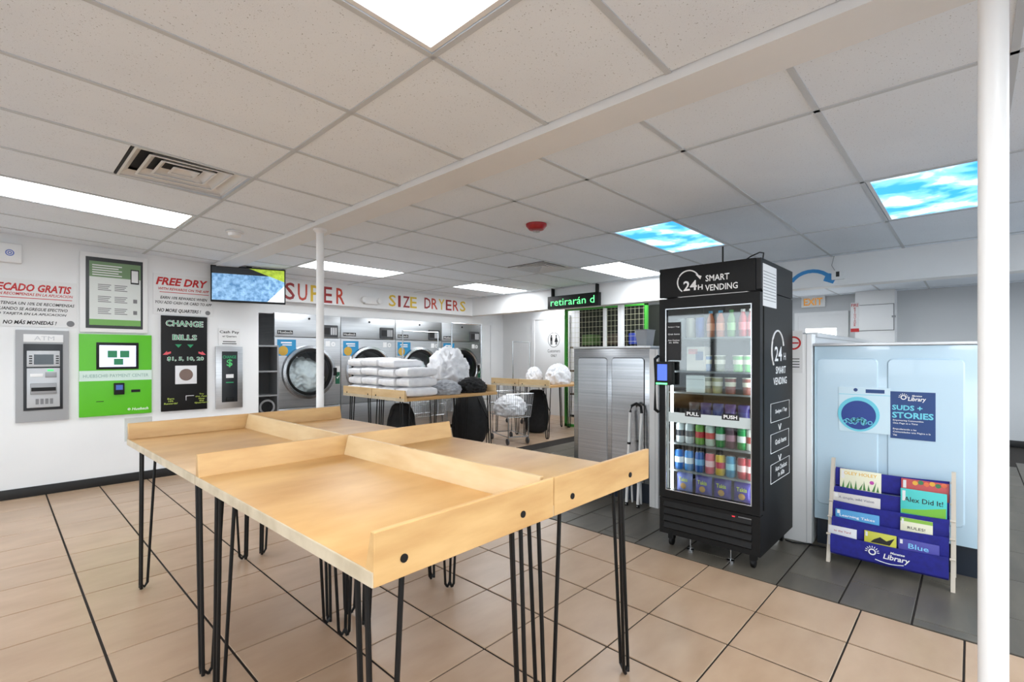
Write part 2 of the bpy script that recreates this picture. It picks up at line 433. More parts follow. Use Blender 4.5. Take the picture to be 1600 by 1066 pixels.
rect('keypad', w*.04, w*.26, h*.48, h*.54, GREYM, s, -.06, -.055, .003)
rect('cash_tray', -w*.24, w*.26, h*.30, h*.42, GREYM, s, -.075, -.055, .006)
rect('cash_slot', -w*.22, w*.24, h*.335, h*.375, BLACK, s, -.078, -.075)
rect('slot_light', w*.08, w*.2, h*.55, h*.57, M('slot_green', (70, 200, 110), .4, emit=.5), s, -.056, -.055)
b = B()
for q in range(4): b.box(-w*.14+q*w*.09, -w*.08+q*w*.09, -.058, -.055, h*.19, h*.25)
put('vents', b, INKG, s)
# green kiosk
t, w, h = wthing('payment_kiosk', 'bright green payment kiosk with touch screen and white name band', 'kiosk', wrect(123, 523, 236, 648.6))
rect('panel', -w/2, w/2, 0, h, GREEN, t, -.03, 0, .004)
rect('band', -w/2, w/2, h*.43, h*.555, M('kiosk_band', (205, 224, 214), .4), t, -.0315, -.03)
txt('HUEBSCH® PAYMENT CENTER', .0, h*.492, w*.9, h*.042, M('band_letters', (120, 160, 150), .4), t, -.0322)
s = rect('screen_bezel', -w*.28, w*.305, h*.57, h*.9, BLACK, t, -.042, -.03, .004)
rect('touch_screen', -w*.24, w*.265, h*.6, h*.865, M('kiosk_screen', (205, 210, 240), .3, emit=.7), s, -.0435, -.042)
for (x0, x1, z0, z1) in ((-.13, .0, .715, .8), (.04, .17, .715, .8), (-.045, .085, .625, .7)):
    rect('screen_button', w*x0, w*x1, h*z0, h*z1, M('button_green', (30, 128, 84), .4), s, -.0442, -.0435)
s = rect('card_reader', -w*.045, w*.10, h*.255, h*.4, BLACK, t, -.06, -.03, .006)
rect('reader_screen', -w*.02, w*.075, h*.315, h*.375, M('reader_blue', (50, 80, 150), .3, emit=.3), s, -.0615, -.06)
rect('receipt_slot', w*.2, w*.33, h*.275, h*.31, BLACK, t, -.034, -.03)
rect('coin_slot', -w*.28, -w*.18, h*.175, h*.183, BLACK, t, -.031, -.03)
txt('Huebsch', w*.33, h*.065, w*.24, h*.035, WINK, t, -.031, shear=.2, bold=.01)
put('logo_swirl', B().ring(w*.17, h*.065, .012, .006, -.032, -.03, 16), WINK, t)
# framed poster
t, w, h = wthing('framed_poster', 'white framed instruction poster with dark mat and green header above kiosk', 'poster', wrect(124, 399, 230, 520))
rect('frame', -w/2, w/2, 0, h, PLW, t, -.03, 0, .006)
rect('mat', -w*.42, w*.42, h*.05, h*.945, M('dark_mat', (34, 36, 38), .35), t, -.033, -.03)
s = rect('sheet', -w*.37, w*.385, h*.09, h*.895, M('poster_sheet', (214, 218, 214), .4), t, -.0345, -.033)
rect('header', -w*.37, w*.385, h*.70, h*.895, M('poster_header', (110, 140, 100), .4), s, -.0352, -.0345)
rect('footer', -w*.37, w*.385, h*.09, h*.165, M('poster_footer', (110, 165, 80), .4), s, -.0352, -.0345)
rect('phone_picture', w*.23, w*.36, h*.64, h*.83, INK, s, -.036, -.0352); rect('phone_screen', w*.245, w*.345, h*.66, h*.815, PAPER, s, -.0366, -.036)
bars([(-w*.33, w*(.1-.05*(q % 2)), h*(.84-q*.03), h*(.853-q*.03)) for q in range(5)], PAPER, s, -.0353)
bars([(-w*.25+c*w*.24, -w*(.06+.02*(q % 3))+c*w*.24, h*(.60-r*.15-q*.022), h*(.61-r*.15-q*.022)) for r in range(3) for c in range(2) for q in range(4)], INKG, s, -.0346)
bars([(w*.27, w*.33, h*.54-r*h*.15, h*.59-r*h*.15) for r in range(1, 3)], INKG, s, -.0346)
# paper signs
def sign(r, name, label, lines):
    t, w, h = wthing(name, label, 'sign', r)
    rect('board', -w/2, w/2, 0, h, PAPER, t, -.006, 0)
    for s, cx, cz, lw, lh, m, sh, bo in lines: txt(s, cx*w, cz*h, lw*w, lh*h, m, t, -.0068, shear=sh, bold=bo)
    return t, w, h
x0, x1, z0, z1 = wrect(-15, 438, 120, 511)
t, w, h = sign((x0, x1, z0, z1), 'promotion_sign', 'white sign with red SECADO GRATIS heading above cash machine', [
    ('SECADO GRATIS', -.03, .83, .92, .165, RED, .25, .035), ('CON RECOMPENSAS EN LA APLICACION', -.02, .69, .94, .06, RED, .25, .02),
    ('OBTENGA UN 10% DE RECOMPENSAS', 0, .49, .94, .065, INK, .25, .02), ('CUANDO SE AGREGUE EFECTIVO', -.03, .375, .83, .065, INK, .25, .02), ('O TARJETA EN LA APLICACION', -.03, .265, .8, .065, INK, .25, .02), ('NO MÁS MONEDAS !', -.06, .1, .62, .1, INK, .25, .03)])
bars([(-w*.42, w*.44, h*.6, h*.615)], RED, t, -.006); put('coin_picture', B().lathe([(.03, -.0075), (.03, -.006)], (w*.42, 0, h*.09), 20, 'y'), INKG, t)
x0, x1, z0, z1 = wrect(239, 431, 333, 493)
t, w, h = sign((x0, x1, z0, z1), 'promotion_sign', 'white sign with red FREE DRY heading above black bill changer', [
    ('FREE DRY', -.03, .82, .86, .19, RED, .25, .035), ('WITH REWARDS ON THE APP', -.0, .635, .84, .065, RED, .25, .02),
    ('EARN 10% REWARDS WHEN', 0, .42, .78, .07, INK, .25, .02), ('YOU ADD CASH OR CARD TO APP', 0, .3, .94, .07, INK, .25, .02), ('NO MORE QUARTERS !', -.08, .1, .72, .1, INK, .25, .03)])
bars([(-w*.4, w*.42, h*.545, h*.56)], RED, t, -.006); put('coin_picture', B().lathe([(.026, -.0075), (.026, -.006)], (w*.4, 0, h*.09), 20, 'y'), INKG, t)
# bill changer
t, w, h = wthing('bill_changer', 'tall black CHANGE BILLS machine panel with green lettering', 'bill changer', wrect(251, 494.5, 322.7, 641))
rect('panel', -w/2, w/2, 0, h, BLACK, t, -.025, 0, .003)
OUT = M('letter_green', (40, 150, 100), .5)
for s, cx, cz, lw, lh in (('CHANGE', .0, .92, .82, .065), ('BILLS', .0, .775, .54, .06), ('$1, 5, 10, 20', .02, .545, .8, .05)):
    txt(s, cx*w, cz*h, lw*w, lh*h, WINK, t, -.026, bold=.045); txt(s, cx*w, cz*h, lw*w*.97, lh*h*.9, OUT, t, -.0268, bold=.005)
for cx in (-.14, .12): put('down_arrow', B().poly([(w*(cx-.07), h*.7), (w*(cx+.07), h*.7), (w*cx, h*.665)], -.0265, -.025), OUT, t)
for sx in (-1, 1): put('side_arrow', B().poly([(sx*w*.47, h*.59), (sx*w*.38, h*.63), (sx*w*.38, h*.615), (sx*w*.3, h*.625), (sx*w*.3, h*.605), (sx*w*.38, h*.59)], -.0265, -.025), M('arrow_pink', (220, 90, 100), .5), t)
s = rect('coin_plate', -w*.21, w*.26, h*.28, h*.475, M('plate_white', (222, 222, 224), .4), t, -.03, -.025, .004)
put('coin_emblem', B().lathe([(w*.14, -.034), (w*.15, -.03)], (w*.025, 0, h*.378), 28, 'y'), M('coin_brown', (120, 100, 92), .4, .4), s)
rect('bill_slot', w*.02, w*.2, h*.15, h*.155, PLW, t, -.027, -.025); rect('bill_slot', w*.02, w*.03, h*.105, h*.15, PLW, t, -.027, -.025)
YG = M('note_yellow_green', (190, 210, 90), .5)
for s, cx, cz in (('Earn', -.3, .13), ('10%', -.3, .105), ('Rewards!', -.3, .08), ('Try', .37, .165), ('the App!', .37, .14), ('Skip', .37, .115), ('the', .37, .095), ('Quarters!', .37, .073)): txt(s, cx*w, cz*h, w*.035*len(s), h*.018, YG, t, -.026, bold=.01)
# cash pay note + quarter changer
t, w, h = sign(wrect(341, 513.5, 374.8, 540), 'paper_note', 'small white Cash Pay paper note above steel coin changer', [
    ('Cash Pay', 0, .77, .9, .2, INK, 0, .02), ('w/ Quarters', 0, .53, .66, .13, INK, 0, .02)])
bars([(-w*.3, w*.3, h*.2, h*.25), (-w*.33, w*.33, h*.08, h*.13)], INK, t, -.006)
t, w, h = wthing('coin_changer', 'narrow brushed steel coin changer with dark inset and green dollar sign', 'coin changer', wrect(336, 541.7, 378, 637.6))
rect('panel', -w/2, w/2, 0, h, STEEL, t, -.025, 0, .004)
rect('inset', -w*.28, w*.3, h*.1, h*.92, M('changer_inset', (22, 27, 32), .35), t, -.028, -.025, .002)
txt('CHANGE', 0, h*.83, w*.5, h*.05, OUT, t, -.0288, bold=.02); txt('$', 0, h*.73, w*.22, h*.13, M('dollar_green', (80, 190, 110), .5), t, -.0288, bold=.02)
rect('label', -w*.13, w*.15, h*.49, h*.55, PAPER, t, -.0288, -.028); rect('slot_label', -w*.13, w*.15, h*.41, h*.425, OUT, t, -.0288, -.028)
rect('coin_cup', -w*.14, w*.16, h*.11, h*.17, BLACK, t, -.045, -.028, .006)
# wall box
x0, x1, z0, z1 = wrect(-6, 381, 34, 411)
t = thing('access_point', 'white wall box with blue round logo near the ceiling', 'wall box', ((x0+x1)/2, WY, z0))
rect('housing', -(x1-x0)/2, (x1-x0)/2, 0, z1-z0, PLW, t, -.05, 0, .012)
lx, lz = PY(15, 396, WY)
b = B().ring(lx-(x0+x1)/2, lz-z0, .03, .022, -.052, -.05, 24); b.ring(lx-(x0+x1)/2, lz-z0, .015, .008, -.052, -.05, 20); put('logo', b, M('logo_blue', (80, 110, 190), .5), t)
# TV
tx, ty = 2.12, 6.38
t = thing('television', 'flat screen television showing a paved road, mounted high at wall corner', 'television', (tx, ty, 2.0), math.radians(-19))
rect('housing', -.40, .40, 0, .43, BLACK, t, -.02, .03, .006)
def tvmat():
    m = M('tv_picture', (0, 0, 0), .25); n, l, p = nt(m)
    tc = n.new('ShaderNodeTexCoord'); sp = n.new('ShaderNodeSeparateXYZ'); l.new(tc.outputs['Object'], sp.inputs[0])
    nz = n.new('ShaderNodeTexNoise'); nz.inputs['Scale'].default_value = 26; nz.inputs['Detail'].default_value = 5; l.new(tc.outputs['Object'], nz.inputs['Vector'])
    ro = n.new('ShaderNodeValToRGB'); ro.color_ramp.elements[0].color = (*lin((52, 92, 132)), 1); ro.color_ramp.elements[1].color = (*lin((120, 155, 185)), 1)
    ro.color_ramp.elements[0].position = .3; ro.color_ramp.elements[1].position = .7
    gr = n.new('ShaderNodeValToRGB'); gr.color_ramp.elements[0].color = (*lin((50, 75, 22)), 1); gr.color_ramp.elements[1].color = (*lin((165, 185, 60)), 1)
    l.new(nz.outputs['Fac'], ro.inputs[0]); l.new(nz.outputs['Fac'], gr.inputs[0])
    def cmp(sock, thr):
        q = n.new('ShaderNodeMath'); q.operation = 'GREATER_THAN'; l.new(sock, q.inputs[0]); q.inputs[1].default_value = thr; return q.outputs[0]
    def lc(a, b, c):
        q = n.new('ShaderNodeMath'); q.operation = 'MULTIPLY_ADD'; l.new(sp.outputs[0], q.inputs[0]); q.inputs[1].default_value = a; l.new(sp.outputs[2], q.inputs[2])
        return cmp(q.outputs[0], c)
    def mix(f, a, b):
        q = n.new('ShaderNodeMix'); q.data_type = 'RGBA'; l.new(f, q.inputs[0])
        for k2, s2 in ((6, a), (7, b)):
            if isinstance(s2, tuple): q.inputs[k2].default_value = (*lin(s2), 1)
            else: l.new(s2, q.inputs[k2])
        return q.outputs[2]
    c = mix(cmp(sp.outputs[2], .335), ro.outputs[0], (22, 24, 26))           # dark top
    c = mix(lc(.364, 0, .415), c, gr.outputs[0])                               # plants at top right
    c = mix(lc(-1.08, 0, -.19), (200, 203, 205), c)                          # pale kerb lower right
    l.new(c, p.inputs['Base Color']); l.new(c, p.inputs['Emission Color']); p.inputs['Emission Strength'].default_value = .9
    return m
rect('screen', -.385, .385, .022, .415, tvmat(), t, -.0215, -.02)
put('mount_arm', B().box(-.03, .03, .03, .16, .18, .5), BLACK, t)
# ------------------------------------------------------------------ dryers
DW = .98
def dryer(k, x0, label):
    t = thing('tumble_dryer', label, 'dryer', (x0+DW/2, DY, 0), 0, 'row of tumble dryers')
    w = DW/2-.004
    b = B(); b.box(-w, -w+.02, .02, .95, .08, 1.965); b.box(w-.02, w, .02, .95, .08, 1.965); b.box(-w+.02, w-.02, .02, .95, 1.945, 1.965); b.box(-w+.02, w-.02, .93, .95, .08, 1.945); put('cabinet', b, STEEL, t, False)
    rect('plinth', -w, w, 0, .08, BLACK, t, .06, .9)
    rect('top_panel', -w, w, 1.63, 1.962, STEEL, t, 0, .02, .004)
    b = B(); n = 48; inn, out = [], []
    for q in range(n):
        a_ = 2*math.pi*q/n; ca, sa = math.cos(a_), math.sin(a_); k2 = min(w/max(abs(ca), 1e-6), .5/max(abs(sa), 1e-6))
        inn.append((.335*ca, 1.121+.335*sa)); out.append((ca*k2, 1.121+sa*k2))
    cor = {6: (w, 1.621), 18: (-w, 1.621), 30: (-w, .621), 42: (w, .621)}
    for q, c_ in cor.items(): out[q] = c_
    vi = [b.b.verts.new((p[0], 0, p[1])) for p in inn]; vo = [b.b.verts.new((p[0], 0, p[1])) for p in out]; vb = [b.b.verts.new((p[0], .02, p[1])) for p in out]
    for q in range(n):
        q2 = (q+1) % n
        b.b.faces.new((vi[q], vi[q2], vo[q2], vo[q])); b.b.faces.new((vo[q], vo[q2], vb[q2], vb[q]))
    fp = put('front_panel', b, STEEL, t, False)
    rect('lint_door', -w, w, .085, .612, STEEL, t, 0, .02, .004)
    c = rect('control_panel', .19, .44, 1.64, 1.82, M('control_grey', (66, 68, 71), .4), t, -.012, 0, .012)
    rect('display', .215, .31, 1.68, 1.78, INK, c, -.0135, -.012)
    b = B()
    for q in range(3): b.box(.325+q*.035, .35+q*.035, -.0145, -.012, 1.675, 1.785)
    put('buttons', b, M('button_light', (196, 197, 200), .4), c)
    put('lock', B().lathe([(.016, -.006), (.016, 0)], (.0, 0, 1.9), 14, 'y'), BLACK, t)
    s = rect('name_badge', -.45, -.235, 1.665, 1.72, INK, t, -.004, 0, .002); txt('Huebsch', -.3425, 1.693, .19, .036, WINK, s, -.0046, bold=.01)
    s = rect('detergent_sticker', -.45, -.19, 1.36, 1.59, M('sticker_blue', (40, 140, 190), .4), t, -.002, 0); put('sticker_flower', B().lathe([(.06, -.003), (.07, -.002)], (-.37, 0, 1.43), 10, 'y'), M('sticker_gold', (200, 160, 60), .5), s)
    bars([(-.4, -.25, 1.535, 1.555), (-.38, -.25, 1.505, 1.52)], WINK, s, -.002)
    rect('care_label', .25, .32, 1.5, 1.58, WINK, t, -.002, 0); put('care_label', B().ring(.37, 1.535, .035, .015, -.002, 0, 16), WINK, t)
    rect('tag_green', .405, .475, .93, 1.11, M('tag_green_ink', (24, 92, 66), .5), t, -.002, 0); rect('tag_white', .405, .475, 1.115, 1.2, PAPER, t, -.002, 0)
    put('check_mark', B().poly([(.422, 1.03), (.429, 1.037), (.436, 1.024), (.457, 1.056), (.464, 1.05), (.437, 1.008)], -.003, -.002), WINK, t, False)
    dr = put('door_ring', B().lathe([(.335, -.03), (.35, -.05), (.385, -.045), (.395, 0)], (0, 0, 1.12), 48, 'y', False), CHROME, t)
    put('gasket', B().lathe([(.29, -.012), (.30, -.035), (.335, -.035)], (0, 0, 1.12), 48, 'y', False), BLACK, dr)
    put('door_glass', B().lathe([(.001, -.02), (.30, -.02)], (0, 0, 1.12), 40, 'y', False), GLASS, dr)
    put('drum', B().lathe([(.335, .0), (.36, .03), (.36, .6), (.001, .605)], (0, 0, 1.12), 36, 'y', False), M('drum_steel', (120, 120, 122), .35, .8), dr)
    put('door_handle', B().box(.36, .395, -.075, -.03, 1.06, 1.18, .008), BLACK, dr)
    return t
def blob(rx, ry, rz, amp, seed, sub=4, fr=3.0, flat=True, parent=None, name='cloth', m=LINEN, loc=(0, 0, 0)):
    bm = bmesh.new(); bmesh.ops.create_icosphere(bm, subdivisions=sub, radius=1)
    for v in bm.verts:
        p = v.co.copy(); q = p*fr+Vector((seed*7.1, seed*3.3, seed))
        dd = 1+amp*(1-2*abs(noise.noise(q)))*.8+amp*.5*(1-2*abs(noise.noise(q*2.3)))
        z = p.z*dd
        if flat and z < -.55: z = -.55+(z+.55)*.05
        v.co = Vector((p.x*dd*rx, p.y*dd*ry, max(z+.56, .004)*rz if flat else z*rz))
    me = bpy.data.meshes.new(name); bm.to_mesh(me); bm.free(); smooth(me, 180); me.materials.append(m)
    return put(name, me, m, parent, loc=loc)
dn = ['first dryer beside the shelf, full of tumbled white laundry, slim post before it', 'second dryer from the storage shelf, door half hidden by folded towels',
      'third dryer from the storage shelf, behind the tall cart pole', 'last dryer of the row, beside the alcove door']
dx = [2.665+.98*k for k in range(4)]
for k in range(4):
    t = dryer(k, dx[k], dn[k])
    o = blob(.25, .2, .235, .3, 3+k, 5, 2.4, False, None, 'laundry_load', LINEN, (dx[k]+DW/2, DY+.26, 1.03))
    # squash against the glass inside the door
    tag(o, ['white laundry seen through the first dryer door by the shelf', 'white laundry seen through the second dryer door', 'white laundry seen through the third dryer door', 'white laundry seen through the last dryer door'][k], 'laundry', 'laundry inside the dryers')
# letters on the soffit: painted wall lettering
def px_letters(s, pts, mats, hz):
    for ch, (u, v), m in zip(s, pts, mats):
        x, z = PY(u, v, 6.95)
        o = txt(ch, x, z, .135 if ch != 'I' else .05, hz, m, sof, 6.949, bold=.012, name='painted_letter')
for o_, s_, u0, v0, u1, v1, hz in (('a', 'SUPER', 453, 455, 532, 463, .24), ('b', 'SIZE', 613, 470, 646, 473, .19), ('c', 'DRYERS', 668, 474, 723, 479, .19)):
    n_ = len(s_)
    cols = {'a': [REDD, REDO, YEL, REDD, REDO], 'b': [YEL, REDD, REDD, YEL], 'c': [REDD, REDO, YEL, REDD, REDO, YEL]}[o_]
    px_letters(s_, [(u0+(u1-u0)*i/(n_-1), v0+(v1-v0)*i/(n_-1)) for i in range(n_)], cols, hz)
x, z = PY(577, 470, 6.95)
t = thing('emergency_light', 'white emergency light unit with two lamps on the dryer soffit', 'emergency light', (x, 6.95, z-.06))
rect('housing', -.11, .13, 0, .12, PLW, t, -.06, 0, .01)
for sx in (-.13, .14): put('lamp_head', B().lathe([(.02, -.09), (.045, -.1), (.05, -.06), (.03, -.03)], (sx, 0, .06), 16, 'y'), PLW, t)
# shelf in the recess
t = thing('storage_shelf', 'dark grey crate shelf unit in the gap beside the first dryer', 'shelf', (2.48, 6.8, 0))
for sx in (-.15, .13): rect('side_panel', sx, sx+.02, 0, 1.5, GREYM, t, 0, .3)
for z in (.02, .5, .82, 1.14, 1.48): rect('shelf_board', -.13, .13, z, z+.02, GREYM, t, 0, .3)
rect('back_panel', -.13, .13, 0, 1.48, M('shelf_dark', (60, 60, 62), .6), t, .28, .3)
put('round_emblem', B().ring(0, .68, .1, .075, -.004, 0, 24), GREYM, t)
# alcove door, restroom door
def door(name, loc, rz, w, h, label_part=None, window=False):
    d = struct(bpy.data.objects.new(name, None)); C.objects.link(d); d.location = loc; d.rotation_euler = (0, 0, rz)
    put('door_leaf', B().box(-w/2, w/2, -.03, -.004, 0, h, .003), WHITE, d)
    b = B(); b.box(-w/2-.07, -w/2, -.045, -.001, 0, h+.07); b.box(w/2, w/2+.07, -.045, -.001, 0, h+.07); b.box(-w/2, w/2, -.045, -.001, h, h+.07); put('door_frame', b, WHITE, d, False)
    put('door_handle', B().tube([(-w/2+.07, -.03, 1.0), (-w/2+.07, -.075, 1.0), (-w/2+.17, -.075, 1.0)], .01), CHROME, d)
    return d
door('door_1', (7.9, 8.6, 0), 0, .85, 2.1)
d2 = door('door_2', (BX, 7.05, 0), FACEX, .95, 2.2)
put('restroom_symbol_ring', B().ring(.1, 1.72, .17, .16, -.033, -.031, 32), INK, d2)
for sx, dress in ((.03, 0), (.17, 1)):
    b = B().lathe([(.001, -.033), (.022, -.033), (.022, -.031), (.001, -.031)], (sx, 0, 1.81), 14, 'y', False)
    if dress: b.poly([(sx-.012, 1.785), (sx+.012, 1.785), (sx+.05, 1.67), (sx-.05, 1.67)], -.033, -.031); b.box(sx-.02, sx-.004, -.033, -.031, 1.61, 1.67); b.box(sx+.004, sx+.02, -.033, -.031, 1.61, 1.67)
    else: b.box(sx-.03, sx+.03, -.033, -.031, 1.7, 1.785); b.box(sx-.025, sx-.004, -.033, -.031, 1.61, 1.7); b.box(sx+.004, sx+.025, -.033, -.031, 1.61, 1.7)
    put('restroom_figure', b, INK, d2)
txt('Customers', .1, 1.47, .36, .07, INK, d2, -.033); txt('ONLY', .1, 1.36, .17, .06, INK, d2, -.033)
# ------------------------------------------------------------------ folding tables
ZT, ZB, ZR = .875, .84, .966
def hairpin(parent, x, y, sx, sy, zb=ZB):
    b = B(); b.box(min(x, x+sx*.12), max(x, x+sx*.12), min(y, y+sy*.12), max(y, y+sy*.12), zb-.006, zb)
    fx, fy = x+sx*.012, y+sy*.012
    def rod(p, q): 
        pts = [p]+[(q[0]+(p[0]-q[0])*t_, q[1]+(p[1]-q[1])*t_, .02*(t_*0)+.009+(.03*t_**.5 if t_ < .2 else 0)) for t_ in ()]+[q]
        b.tube(pts, .0075, 7)
    for (ax, ay), (bx_, by_) in (((.01, .09), (.0, .035)), ((.01, .045), (.0, .0)), ((.09, .01), (.035, .0))):
        b.tube([(x+sx*ax, y+sy*ay, zb-.003), (fx+sx*bx_, fy+sy*by_, .03), (fx+sx*bx_*.6, fy+sy*by_*.6, .009)], .0075, 7)
    b.tube([(fx, fy+sy*.035, .03), (fx+sx*.004, fy+sy*.02, .009), (fx, fy, .03)], .0075, 7)
    b.tube([(fx+sx*.035, fy, .03), (fx+sx*.02, fy+sy*.004, .009), (fx, fy, .03)], .0075, 7)
    put('leg', b, BLACK, parent)
def rim_board(parent, x0, x1, y0, y1, axis, out, m, zb=ZB, bolts=()):
    """tapered rim board: wide at the bottom, outer face upright; out = side the vertical face looks to"""
    b = B(); th = .038; tp = .016
    if axis == 'x':
        yo = y0 if out < 0 else y1; yi = yo+(th if out < 0 else -th); yt = yo+(tp if out < 0 else -tp)
        prof = [(yo, zb), (yi, zb), (yi, ZT+.002), (yt, ZR), (yo, ZR)]
        ends = [[b.b.verts.new((x, p, z)) for p, z in prof] for x in (x0, x1)]
    else:
        xo = x0 if out < 0 else x1; xi = xo+(th if out < 0 else -th); xt = xo+(tp if out < 0 else -tp)
        prof = [(xo, zb), (xi, zb), (xi, ZT+.002), (xt, ZR), (xo, ZR)]
        ends = [[b.b.verts.new((p, y, z)) for p, z in prof] for y in (y0, y1)]
    n = len(prof)
    b.b.faces.new(ends[0]); b.b.faces.new(ends[1][::-1])
    for k2 in range(n): b.b.faces.new((ends[0][k2], ends[1][k2], ends[1][(k2+1) % n], ends[0][(k2+1) % n]))
    bmesh.ops.bevel(b.b, geom=list(b.b.edges), offset=.002, segments=1, affect='EDGES')
    o = put('rim_board', b, m, parent, False)
    for bx_ in bolts:
        p = (bx_, y0, zb+.045) if axis == 'x' else (x0, bx_, zb+.045)
        put('bolt', B().lathe([(.0105, -.003), (.0105, .004)] if axis == 'x' else [(.0105, -.003), (.0105, .004)], p, 12, 'y' if axis == 'x' else 'x'), BLACK, o)
    return o
CW, CL = .667, 1.316
CR = .019
def cl(s, t_): return (.585+s*math.cos(CR)-t_*math.sin(CR), .978+s*math.sin(CR)+t_*math.cos(CR), 0)
def ftable(loc, rz, w, l, rims, label, group):
    t = thing('folding_table', label, 'table', loc, rz, group)
    put('tabletop', B().box(.002, w-.002, .002, l-.002, ZB, ZT, .003), WOOD, t)
    put('worn_edge', B().box(-.003, .002, .002, l-.002, ZB, ZT, .001), EDGE, t, False)
    for spec in rims:
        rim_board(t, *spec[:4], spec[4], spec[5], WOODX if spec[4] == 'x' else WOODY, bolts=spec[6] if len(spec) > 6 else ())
    for x, sx in ((.035, 1), (w-.035, -1)):
        for y, sy in ((.06, 1), (l-.06, -1)): hairpin(t, x, y, sx, sy)
    return t
G = 'folding tables of the four-table cluster'
g = .004
t1 = ftable(cl(0, 0), CR, CW-g, CL-g, [(0, CW-g, -.001, .04, 'x', -1, (.08, .51)), (0, CW-g, CL-.045, CL-g, 'x', 1), (CW-.045, CW-g, .04, CL-.045, 'y', 1)], 'wooden hairpin-leg folding table of the four-table cluster, farthest from vending machine and dryers', G)
t2 = ftable(cl(CW, 0), CR, CW-g, CL-g, [(0, CW-g, -.001, .04, 'x', -1, (.1, .5)), (0, CW-g, CL-.045, CL-g, 'x', 1)], 'wooden hairpin-leg folding table of the four-table cluster, nearest the vending machine', G)
t3 = ftable(cl(0, CL), CR, CW-g, CL-g, [(0, CW-g, CL-.045, CL-g, 'x', 1), (CW-.045, CW-g, 0, CL-.045, 'y', 1)], 'wooden hairpin-leg folding table of the four-table cluster, nearest the green kiosk', G)
t4 = ftable(cl(CW, CL), CR, CW-g, CL-g, [(0, CW-g, CL-.045, CL-g, 'x', 1)], 'wooden hairpin-leg folding table of the four-table cluster, nearest the slim post', G)
put('clear_end_panel', B().box(-.012, .12, CL+.001, CL+.006, ZB+.02, ZR+.03), CLEAR, t3, False)
G2 = 'laundry tables in front of the dryers'
ta = ftable((3.16, 4.64, 0), 0, 1.48, .69, [(-.001, .04, 0, .69, 'y', -1, (.08, .6)), (1.44, 1.48, .02, .68, 'y', 1)], 'wooden hairpin-leg table with gray and black clothes near the black sack', G2)
tb = ftable((3.16, 5.34, 0), 0, 1.48, .7, [(-.001, .04, 0, .7, 'y', -1, (.08, .6))], 'wooden hairpin-leg table holding stacks of folded white towels', G2)
tc_ = ftable((6.1, 4.93, 0), 0, 1.36, .66, [(-.001, .04, 0, .66, 'y', -1, (.08, .58))], 'wooden hairpin-leg table with white bags of laundry by the steel washer panel', G2)
td = ftable((6.1, 5.6, 0), 0, 1.36, .66, [(-.001, .04, 0, .66, 'y', -1, (.08, .58))], 'empty wooden hairpin-leg table nearest the restroom door', G2)
# ------------------------------------------------------------------ laundry on tables
def towel(w, l, h, seed):
    b = B().box(-w/2, w/2, -l/2, l/2, 0, h); bm = b.b
    bmesh.ops.subdivide_edges(bm, edges=list(bm.edges), cuts=7, use_grid_fill=True)
    for v in bm.verts:
        x, y, z = v.co
        ex, ey, ez = abs(x)/(w/2), abs(y)/(l/2), abs(z-h/2)/(h/2)
        f_ = 1-.12*max(ez-.3, 0)**2
        v.co.x *= f_; v.co.y *= f_
        v.co.z = h/2+(z-h/2)*(1-.35*max(ex, ey)**6)+.006*noise.noise(Vector((x*9, y*9, seed)))
    return b
for ci, (cx, cy, n_, hh, wy, dsc) in enumerate(((3.43, 5.865, 4, .112, .32, 'stack at the far table corner by the first dryer'), (3.43, 5.495, 4, .115, .37, 'wide stack second from the far table corner'), (3.43, 5.125, 4, .11, .34, 'stack between the wide one and the short one'), (3.46, 4.82, 3, .115, .25, 'short stack beside the grey clothes'))):
    zt = ZT+.001
    for q in range(n_):
        o = put('folded_towel', towel(.43-.02*(q % 2), wy, hh, ci*5+q), LINEN, loc=(cx+random.uniform(-.01, .01), cy, zt)); zt += hh+.0005
        o.rotation_euler.z = random.uniform(-.03, .03)
        tag(o, 'folded white towel, '+['bottom', 'second', 'third', 'top'][q if q < n_-1 else 3]+' of the '+dsc, 'towel', 'folded white towels')
def pile(name, label, x, y, z, r, m, seed, amp=.3, fr=2.6, cat='laundry'):
    return tag(blob(*r, amp, seed, 5, fr, True, None, name, m, (x, y, z)), label, cat)
pile('laundry_pile', 'tall crumpled heap of white laundry in front of the last dryer', 4.36, 5.34, ZT, (.24, .24, .33), LINEN, 11, .3, 3.4)
pile('clothes_pile', 'low pile of light grey clothes near the table edge', 3.92, 4.86, ZT, (.17, .16, .10), noisy('grey_clothes', (176, 178, 182), (150, 152, 158), (9, 9, 9), .9), 5, .25)
pile('clothes_pile', 'crumpled black clothes on the table corner', 4.36, 4.85, ZT, (.18, .13, .11), BLACKF, 8, .28)
pile('laundry_bag', 'white plastic bag of laundry on the table by restroom door', 6.36, 5.47, ZT, (.15, .1, .17), LINEN, 21, .2)
pile('laundry_bag', 'white plastic bag of laundry beside the steel washer panel', 6.6, 5.13, ZT, (.24, .14, .2), LINEN, 23, .2)
